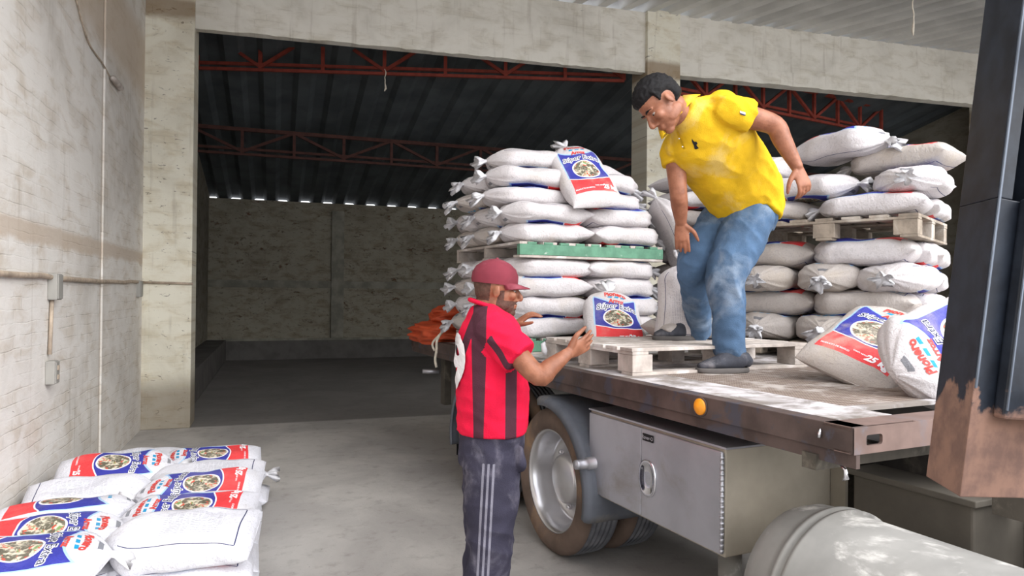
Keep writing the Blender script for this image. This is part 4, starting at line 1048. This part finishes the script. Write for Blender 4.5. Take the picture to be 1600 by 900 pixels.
def shoe(parent, heel, toe, up, h=.10, wdt=.052):
    heel, toe = Vector(heel), Vector(toe); d = (toe-heel); L = d.length; d.normalize(); up = Vector(up); up = (up-up.dot(d)*d).normalized(); s = d.cross(up)
    bm = bmesh.new(); hs = [(0, .035, .045, .05), (.03, .04, .052, .052), (.35, .043, .058, .052), (.6, .048, .040, .050), (.85, .044, .028, .036), (1, .03, .02, .02)]
    sweep(bm, [heel+d*L*t+up*(.012+b) for t, a, b, _ in hs], [(a*wdt/.045, b) for t, a, b, _ in hs], s, 4, 20, .7)
    sweep(bm, [heel+d*.045+up*.06, heel+d*.05+up*(h+.03)], [(.042, .052), (.042, .05)], s, 3, 20, .2)
    me = fuse(bm, .006, 3); o = obj('shoe', me, M['shoe'], parent)
    bm = bmesh.new(); n = 30; rr = []
    for z in (0, .004, .022, .026):
        k = .97 if z in (0, .026) else 1
        ring = []
        for j in range(n):
            a = 2*math.pi*j/n; x = L*.5+math.cos(a)*(L*.5+.025)*k; wy = (.050+.006*math.sin(min(1, max(0, x/L))*3))*wdt/.045
            ring.append(bm.verts.new(heel+d*x+s*math.copysign(abs(math.sin(a))**.8, math.sin(a))*wy*k+up*z))
        rr.append(ring)
    for A, B in zip(rr, rr[1:]):
        for j in range(n): bm.faces.new((A[j], A[(j+1) % n], B[(j+1) % n], B[j])).smooth = True
    bm.faces.new(rr[0][::-1]); bm.faces.new(rr[-1]); bmesh.ops.recalc_face_normals(bm, faces=bm.faces)
    obj('sole', bm, M['sole'], o)
    bm = bmesh.new()
    for t in (.38, .46, .54):
        c = heel+d*L*t+up*(.095-.05*(t-.36)*2+.012); tube(bm, [c-s*.03-up*.012, c+up*.004, c+s*.03-up*.012], .003, 6)
    obj('laces', bm, M['sole'], o)
    return o
def person(name_loc, label):
    return thing('person', label, 'person', name_loc)
def local(me, root):     # meshes were made in world coordinates
    me.transform(Matrix.Translation(-root.location)) if isinstance(me, bpy.types.Mesh) else None
def adopt(root):
    "move the parts' origins so that they sit under their person"
    for c in root.children_recursive:
        if c.parent == root: c.matrix_parent_inverse = Matrix.Translation(root.location).inverted()

UPW = Vector((0, 0, 1)); FH = Vector((math.sin(YAW), math.cos(YAW), 0)); RH = Vector((math.cos(YAW), -math.sin(YAW), 0))

# ---- man in the red jersey, standing on the floor with his hands out
K = 3.10
rp = person((at(765, 985, K).x, at(765, 985, K).y, 0), 'man in red jersey and maroon cap standing with both hands held out')
tors = [(768, 690, .140, .175), (769, 672, .152, .188), (770, 620, .158, .192), (768, 570, .155, .195), (766, 535, .150, .205), (763, 508, .125, .205), (760, 490, .085, .13), (758, 476, .062, .075)]
TB = [at(x, y, K) for x, y, a, b in tors]
bm = bmesh.new()
sweep(bm, TB, [(a-.03, b-.03) for _, _, a, b in tors], RH, 3)
sweep(bm, [at(757, 492, K), at(762, 474, K), at(768, 460, K)], [(.060, .060), (.056, .055), (.056, .055)], RH, 3)
rO = at(777, 452, K); rf = (RH+FH*.05-UPW*.10); Pr, Rr = head(bm, rO, rf, UPW, .98)
SN, EN, WN = at(770, 516, K-.17), at(842, 588, K-.26), at(888, 552, K-.20)
sweep(bm, [SN, SN.lerp(EN, .5), EN, EN.lerp(WN, .35), WN], [(.052, .052), (.048, .048), (.042, .042), (.043, .040), (.028, .024)], FH, 4)
hand(bm, WN, at(926, 531, K-.12)-WN, -RH*.3+UPW*.35+FH*.9, UPW-RH*.2, [.12, .1, .14, .2], .18, .12, .027, -.1)
SF, EF, WF = at(768, 512, K+.17), at(778, 560, K+.38), at(803, 508, K+.42)
sweep(bm, [SF, SF.lerp(EF, .5), EF, EF.lerp(WF, .4), WF], [(.052, .052), (.048, .048), (.042, .042), (.042, .040), (.029, .025)], RH, 4)
hand(bm, WF, at(838, 484, K+.40)-WF, RH*.35-UPW*.75+FH*.2, -FH+UPW*.1, [.30, .34, .38, .42], .175, .1, .028, .3)
LG = [(FH*-.10, 770), (FH*.10, 764)]
for off, x in LG: sweep(bm, [at(768, 720, K)+off, at(x, 820, K)+off, at(x-4, 940, K)+off, at(x-6, 975, K)+off], [(.06, .06), (.055, .055), (.045, .045), (.04, .04)], RH, 3)
body = fuse(bm, .0048, 1); o = obj('body', body, M['skin'], rp)
eyes(Pr, Rr, .98, rp)
RI = Rr.transposed()
def rl(p): return RI @ (p-rO)/.98
def beardc(p):
    q = rl(p)
    if q.length > .16 or (abs(q.y) > .066 and q.x < .03): return -1
    main = min(.02, (q.x+.004)*.8, -.044-q.z, q.z+.135)
    burn = min(.02, .018-abs(q.x-.018), -.0-q.z, q.z+.07) if abs(q.y) > .04 else -1
    if q.x > .078 and -.080 < q.z < -.062 and abs(q.y) < .022: return -.001
    return max(main, burn)
shell(body, 'beard', beardc, .003, M['beard'], rp, 1, .5, 150.)
shell(body, 'hair', lambda p: min(.02, -.028-rl(p).x, rl(p).z+.06, .05-rl(p).z) if rl(p).length < .16 else -1, .002, M['beard'], rp, 2, .5, 150.)
# jersey
bm = bmesh.new()
sweep(bm, TB[1:], [(a+.004, b) for _, _, a, b in tors[1:]], RH, 4, 32, .1)
hem = SN.lerp(EN, .60)
sweep(bm, [TB[5]-FH*.04, SN+UPW*.0, SN.lerp(EN, .3), hem], [(.085, .085), (.078, .082), (.074, .080), (.080, .084)], FH, 4, 28, .05)
hemf = SF.lerp(EF, .62)
sweep(bm, [TB[5]+FH*.04, SF, SF.lerp(EF, .35), hemf], [(.085, .085), (.078, .080), (.074, .078), (.078, .082)], RH, 4, 28, .05)
jer = fuse(bm, .0065, 3, folds(6., .007, (.4, 0, 1), 5.))
att = jer.attributes.new('stripe', 'FLOAT', 'POINT')
def img(p): q = p-EYEP; k = q.dot(FW); return 800+F_PX*q.dot(RT)/k, 450-F_PX*q.dot(UP)/k, k
def sd_poly(x, y, pts, w):
    best = 1e9
    for (x0, y0), (x1, y1) in zip(pts, pts[1:]):
        t = max(0, min(1, ((x-x0)*(x1-x0)+(y-y0)*(y1-y0))/((x1-x0)**2+(y1-y0)**2))); best = min(best, math.hypot(x-x0-t*(x1-x0), y-y0-t*(y1-y0)))
    return w-best
# stripes are woven down the jersey: positions along the chest-back direction (f) and height (z)
tc = at(767, 575, K)
for i, v in enumerate(jer.vertices):
    p = v.co; rel = p-tc; f = rel.dot(RH); side = rel.dot(FH); z = p.z
    val = -1
    taper = min(1, max(0, (z-.93)/.35))
    armd = (p-SN).dot((EN-SN).normalized()); lat = (p-SN-(EN-SN).normalized()*armd).length
    onarm = armd > .035 and lat < .1 and (side < -.11 or f > .06) and z > 1.08
    if not onarm and z < 1.5:
        for f0, w0 in ((-.045, .022+.010*taper), (.092, .024)):
            if f0 > 0 and z > 1.27: continue
            val = max(val, (w0-abs(f-f0-.0*(z-1.2)))/.012)
        if z > 1.24: val = max(val, (.017-abs(f+.085+(z-1.36)*-.35+.0))/.012 if side < .02 else -1)
    if onarm:
        dd = (UPW-(EN-SN).normalized()*(UPW.dot((EN-SN).normalized()))).normalized()
        c = (p-SN-(EN-SN).normalized()*armd).dot(dd); val = max(val, (.016+.05*max(0, .14-armd)*.5-abs(c+.012+(armd-.05)*.25))/.012)
    att.data[i].value = .5+.5*max(-1, min(1, val))
jo = obj('jersey', jer, M['jersey'], rp)
bvh = BVHTree.FromPolygons([v.co.copy() for v in jer.vertices], [tuple(p.vertices) for p in jer.polygons])
M['num_white'] = plain('white_print', rgb(226, 222, 224), .8); M['num_red'] = plain('red_print', rgb(200, 30, 60), .8)
bm = bmesh.new(); nrm = (-RH*.84-FH*.54).normalized(); rgt = UPW.cross(-nrm).normalized(); rgt = -rgt if rgt.dot(FH) < 0 else rgt
rgt = UPW.cross(nrm).normalized()
c0 = at(762, 566, K)+nrm*.35-FH*.015
project_text(bm, '9', .32, c0, rgt, UPW, bvh, .008, 0, .010, 0, 0, .4, 3)
obj('number', bm, M['num_white'], jo)
bm = bmesh.new(); q = []
for j in range(24):
    a = 2*math.pi*j/24; q.append(at(759, 480, K)+RH*math.cos(a)*.072+FH*math.sin(a)*.082+UPW*(.012-.022*math.cos(a)))
tube(bm, q+[q[0], q[1]], .010, 8); obj('collar', bm, M['jersey'], jo)
# trousers
bm = bmesh.new()
sweep(bm, [at(768, 655, K), at(768, 690, K), at(768, 720, K)], [(.138, .165), (.146, .176), (.145, .172)], RH, 4, 32, .2)
for off, x, w_ in ((FH*-.105, 768, 0), (FH*.10, 760, 0)):
    sweep(bm, [at(768, 700, K)+off*.9, at(x+2, 760, K)+off, at(x-2, 840, K)+off, at(x-7, 900, K)+off, at(x-10, 985-14, K)+off], [(.118, .095), (.118, .098), (.098, .088), (.094, .082), (.100, .085)], RH, 4, 28, .1)
blob(bm, at(812, 716, K-.12), (.03, .045, .055))
tr = fuse(bm, .0068, 3, folds(5., .010, (.2, .3, .5), 9., 26., .003))
att = tr.attributes.new('stripe', 'FLOAT', 'POINT')
for i, v in enumerate(tr.vertices):
    p = v.co; side = (p-at(767, 800, K)).dot(FH); f = (p-at(767, 800, K)).dot(RH); val = -1
    fc = -.01-.045*(.7-p.z)
    if side < -.09 and p.z < .80:
        for o_ in (-.022, 0, .022): val = max(val, (.005-abs(f-fc-o_))/.006)
    att.data[i].value = .5+.5*max(-1, min(1, val))
to = obj('trousers', tr, M['track'], rp)
for off in (FH*-.105, FH*.10):
    b = Vector((at(752, 985, K).x, at(752, 985, K).y, 0))+off; shoe(rp, b-RH*.06, b+RH*.19, UPW, .07)
# cap
bm = bmesh.new(); n = 40; rings = []
for i, (z, rx, ry) in enumerate(((.004, .104, .085), (.02, .108, .087), (.05, .106, .085), (.08, .092, .074), (.103, .064, .052), (.116, .032, .026), (.120, .006, .005))):
    rings.append([bm.verts.new(Pr(-.016+math.cos(2*math.pi*j/n)*rx, math.sin(2*math.pi*j/n)*ry, .018+z)) for j in range(n)])
for A, B in zip(rings, rings[1:]):
    for j in range(n): bm.faces.new((A[j], A[(j+1) % n], B[(j+1) % n], B[j]))
bm.faces.new(rings[-1]); bmesh.ops.recalc_face_normals(bm, faces=bm.faces)
cap = obj('cap', bm, M['cap'], rp, True)
bm = bmesh.new(); T_, B_ = [], []
for i in range(9):
    for j in range(17):
        t = (j/16-.5)*2; a = t*1.22; r0 = i/8
        x = -.016+math.cos(a)*(.104+.0)+r0*(.062*(1-t*t*.75)); y = math.sin(a)*.085*(1-.12*r0); z = .034-.014*r0-.016*t*t*r0
        T_.append(bm.verts.new(Pr(x, y, z))); B_.append(bm.verts.new(Pr(x, y, z-.005)))
for i in range(8):
    for j in range(16):
        k = i*17+j
        bm.faces.new((T_[k], T_[k+1], T_[k+18], T_[k+17])); bm.faces.new((B_[k+17], B_[k+18], B_[k+1], B_[k]))
for j in range(16): k = 8*17+j; bm.faces.new((T_[k], T_[k+1], B_[k+1], B_[k]))
for i in range(8):
    for j in (0, 16): k = i*17+j; bm.faces.new((T_[k], T_[k+17], B_[k+17], B_[k]))
bmesh.ops.recalc_face_normals(bm, faces=bm.faces); obj('brim', bm, M['cap'], cap, True)
bm = bmesh.new(); blob(bm, Pr(-.016, 0, .139), (.008, .008, .005)); obj('button', bm, M['cap'], cap, True)
adopt(rp)

# ---- man in the yellow polo shirt, bending on the truck bed
fl = tw(1.335, .83, BED); fr_ = tw(1.86, .82, ZP)
yp = person((fl.x, fl.y, BED), 'man in a yellow polo shirt and blue jeans bending over on the truck bed')
yt = [((1168, 330, 3.86), (1, -.15, 0), .185, .135), ((1167, 308, 3.84), (1, -.22, .05), .200, .142), ((1137, 262, 3.70), (1, -.45, .12), .208, .150), ((1110, 222, 3.56), (1, -.70, .25), .212, .138), ((1092, 198, 3.48), (.9, -.72, .3), .185, .112), ((1076, 184, 3.43), (.8, -.7, .3), .11, .085), ((1064, 176, 3.40), (.8, -.7, .3), .068, .066)]
def ax3(v): return RT*v[0] - UP*v[1] - FW*v[2]      # image-right, image-down, towards the camera
YP_ = [at(*c) for c, *_ in yt]; YS = [ax3(s) for _, s, *_ in yt]
bm = bmesh.new()
sweep(bm, YP_, [(a-.02, b-.02) for _, _, a, b in yt], YS, 3)
yO = at(1031, 162, 3.35); yf = ax3((-.57, .80, .22)); yu = ax3((-.80, -.60, .05)); YSC = 1.10
Py, Ry = head(bm, yO, yf, yu, YSC)
sweep(bm, [YP_[5], at(1060, 178, 3.40), Py(-.035, 0, -.045)], [(.066, .068), (.062, .062), (.060, .060)], YS[5], 3)
s1, e1_, w1 = at(1134, 170, 3.38), at(1210, 196, 3.46), at(1246, 262, 3.42)
sweep(bm, [s1, s1.lerp(e1_, .5), e1_, e1_.lerp(w1, .35), w1], [(.062, .062), (.055, .057), (.049, .050), (.048, .046), (.032, .028)], FH, 4)
hand(bm, w1, at(1262, 302, 3.40)-w1, ax3((-.3, .1, -1)), ax3((-.9, .2, .2)), [.45, .5, .55, .6], .19, .05, .03, .4)
s2, e2_, w2 = at(1054, 234, 3.60), at(1060, 302, 3.58), at(1064, 348, 3.66)
sweep(bm, [s2, s2.lerp(e2_, .5), e2_, e2_.lerp(w2, .4), w2], [(.056, .056), (.050, .052), (.045, .046), (.044, .042), (.030, .027)], RT, 4)
hand(bm, w2, at(1067, 395, 3.68)-w2, ax3((.3, 0, -1)), ax3((.9, 0, .3)), [.15, .18, .22, .25], .185, .05, .03, .3)
hipL, hipR = at(1176, 330, 3.82), at(1135, 335, 3.95)
kL, kR = at(1134, 430, 3.74), at(1084, 410, 3.90)
aL, aR = at(1141, 548, 3.80), at(1092, 518, 4.27)
for h_, k_, a_ in ((hipL, kL, aL), (hipR, kR, aR)): sweep(bm, [h_, h_.lerp(k_, .5), k_, k_.lerp(a_, .4), a_], [(.09, .09), (.075, .075), (.055, .055), (.055, .055), (.038, .038)], RT, 3)
body = fuse(bm, .0050, 1); obj('body', body, M['skin'], yp)
eyes(Py, Ry, YSC, yp)
YI = Ry.transposed()
def yl(p): return YI @ (p-yO)/YSC
def hairc(p):
    q = yl(p)
    if q.length > .17: return -1
    # hairline: above the forehead, round the ear, down to the nape
    line = .052 if q.x > .03 else (.052-(.03-q.x)*1.0 if q.x > -.02 else (.002 if q.x > -.03 else -.050))
    if q.x > .03: line = .052+.15*(q.x-.03)
    if .005 < q.x < .028 and abs(q.y) > .05: line = -.005
    ear = math.hypot(q.x+.004, (q.z+.012))-.036 if abs(q.y) > .055 else 1
    return min(.03, q.z-line, ear)
shell(body, 'hair', hairc, .015, M['hair'], yp, 3, .35, 70.)
# polo shirt
bm = bmesh.new()
sweep(bm, [at(1167, 322, 3.85)]+YP_[1:], [(.192, .142)]+[(a+.004, b+.004) for _, _, a, b in yt[1:]], [YS[0]]+YS[1:], 4, 36, .05)
h1_ = s1.lerp(e1_, .46); sweep(bm, [YP_[4]+ax3((.12, -.11, .03))*.9, s1, s1.lerp(e1_, .25), h1_], [(.075, .08), (.078, .080), (.076, .080), (.078, .084)], FH, 4, 28, .05)
h2_ = s2.lerp(e2_, .34); sweep(bm, [YP_[4]+ax3((-.10, .10, -.05))*.8, s2, h2_], [(.075, .075), (.072, .075), (.072, .075)], RT, 4, 28, .05)
po = fuse(bm, .0068, 9, folds(6., .009, (.5, .3, .7), 2.))
poo = obj('polo_shirt', po, M['yellow'], yp)
bvh = BVHTree.FromPolygons([v.co.copy() for v in po.vertices], [tuple(p.vertices) for p in po.polygons])
# collar: a folded band round the neck, open at the throat
bm = bmesh.new(); rows = []
cn = at(1059, 179, 3.40); ca = ax3((.62, -.78, 0)).normalized(); cf = ax3((-.65, .45, .60)).normalized(); cu = ca.cross(cf).normalized()
if cu.dot(ax3((-1, -.8, 0))) < 0: cu = -cu
for (r_, h_) in ((.080, .040), (.088, .042), (.112, .008), (.128, -.020), (.122, -.022)):
    rows.append([bm.verts.new(cn+ca*math.sin(a)*r_*1.02+cf*math.cos(a)*r_*.95+cu*(h_-.012*math.cos(a))) for a in [math.radians(24+312*j/30) for j in range(31)]])
for A, B in zip(rows, rows[1:]):
    for j in range(30): bm.faces.new((A[j], A[j+1], B[j+1], B[j]))
bmesh.ops.recalc_face_normals(bm, faces=bm.faces)
o = obj('collar', bm, M['yellow'], poo, True); md = o.modifiers.new('t', 'SOLIDIFY'); md.thickness = .003
def drape(name, poly, mat, off, parent, bvh, k=3.4, dens=6):
    "a small flat patch laid on the cloth, outline given on the garment as seen face on"
    bm = bmesh.new(); vs = [bm.verts.new((x, y, 0)) for x, y in poly]; bm.faces.new(vs)
    bmesh.ops.triangulate(bm, faces=bm.faces); bmesh.ops.subdivide_edges(bm, edges=bm.edges, cuts=dens, use_grid_fill=True)
    for v in bm.verts:
        p = at(v.co.x, v.co.y, k-.6); d = (p-EYEP).normalized(); hit = bvh.ray_cast(p, d, 2.)
        v.co = hit[0]+hit[1]*off if hit[0] else at(v.co.x, v.co.y, k)
    return obj(name, bm, mat, parent, True)
M['placket'] = plain('placket_seam', rgb(190, 150, 20), .9)
lg = [(1081, 216), (1083, 219), (1085, 221), (1088, 221), (1090, 224), (1088, 226), (1090, 229), (1092, 231), (1090, 232), (1087, 229), (1086, 231), (1087, 233), (1085, 232), (1084, 227), (1082, 223), (1081, 220)]
drape('emblem', lg, M['black'], .003, poo, bvh, dens=2)
drape('placket', [(1057, 206), (1060, 205), (1071, 232), (1068, 233)], M['placket'], .0025, poo, bvh, dens=3)
bm = bmesh.new(); p = at(1058, 234, 3.3)
for c in ((1062, 216), (1067, 229)):
    hit = bvh.ray_cast(at(c[0], c[1], 2.8), (at(c[0], c[1], 3)-EYEP).normalized(), 2.)
    if hit[0]: bm.free(); bm = bmesh.new(); blob(bm, hit[0]+hit[1]*.004, (.0035, .0035, .0035)); obj('button', bm, M['ink_white'], poo, True); bm = bmesh.new()
bm.free()
drape('cuff_stripe', [(1156, 173), (1164, 176), (1164, 179), (1156, 176)], M['ink_white'], .003, poo, bvh, dens=2)
drape('cuff_stripe', [(1156, 176), (1164, 179), (1164, 181), (1156, 178)], M['ink_navy'], .0035, poo, bvh, dens=2)
# jeans
bm = bmesh.new()
sweep(bm, [at(1166, 296, 3.83), at(1166, 322, 3.86), at(1160, 350, 3.88)], [(.178, .125), (.186, .135), (.172, .135)], RT, 4, 32, .2)
for h_, k_, a_, rs in ((hipL, kL, aL, (.125, .128, .105, .093, .090, .086)), (hipR, kR, aR, (.12, .115, .092, .082, .078, .075))):
    sweep(bm, [h_, h_.lerp(k_, .45), k_, k_.lerp(a_, .35), k_.lerp(a_, .7), a_-UPW*.02], [(r, r*.98) for r in rs], RT, 4, 28, .1)
je = fuse(bm, .0068, 3, folds(5.5, .011, (.3, .2, .2), 4., 24., .004)); obj('jeans', je, M['jeans'], yp)
shoe(yp, fl+RH*.0, fl-RH*.25-FH*.04, UPW, .07, .052)
shoe(yp, fr_+RH*.085+UPW*.0, fr_+RH*.085-RH*.24-FH*.03, UPW, .07, .05)
adopt(yp)
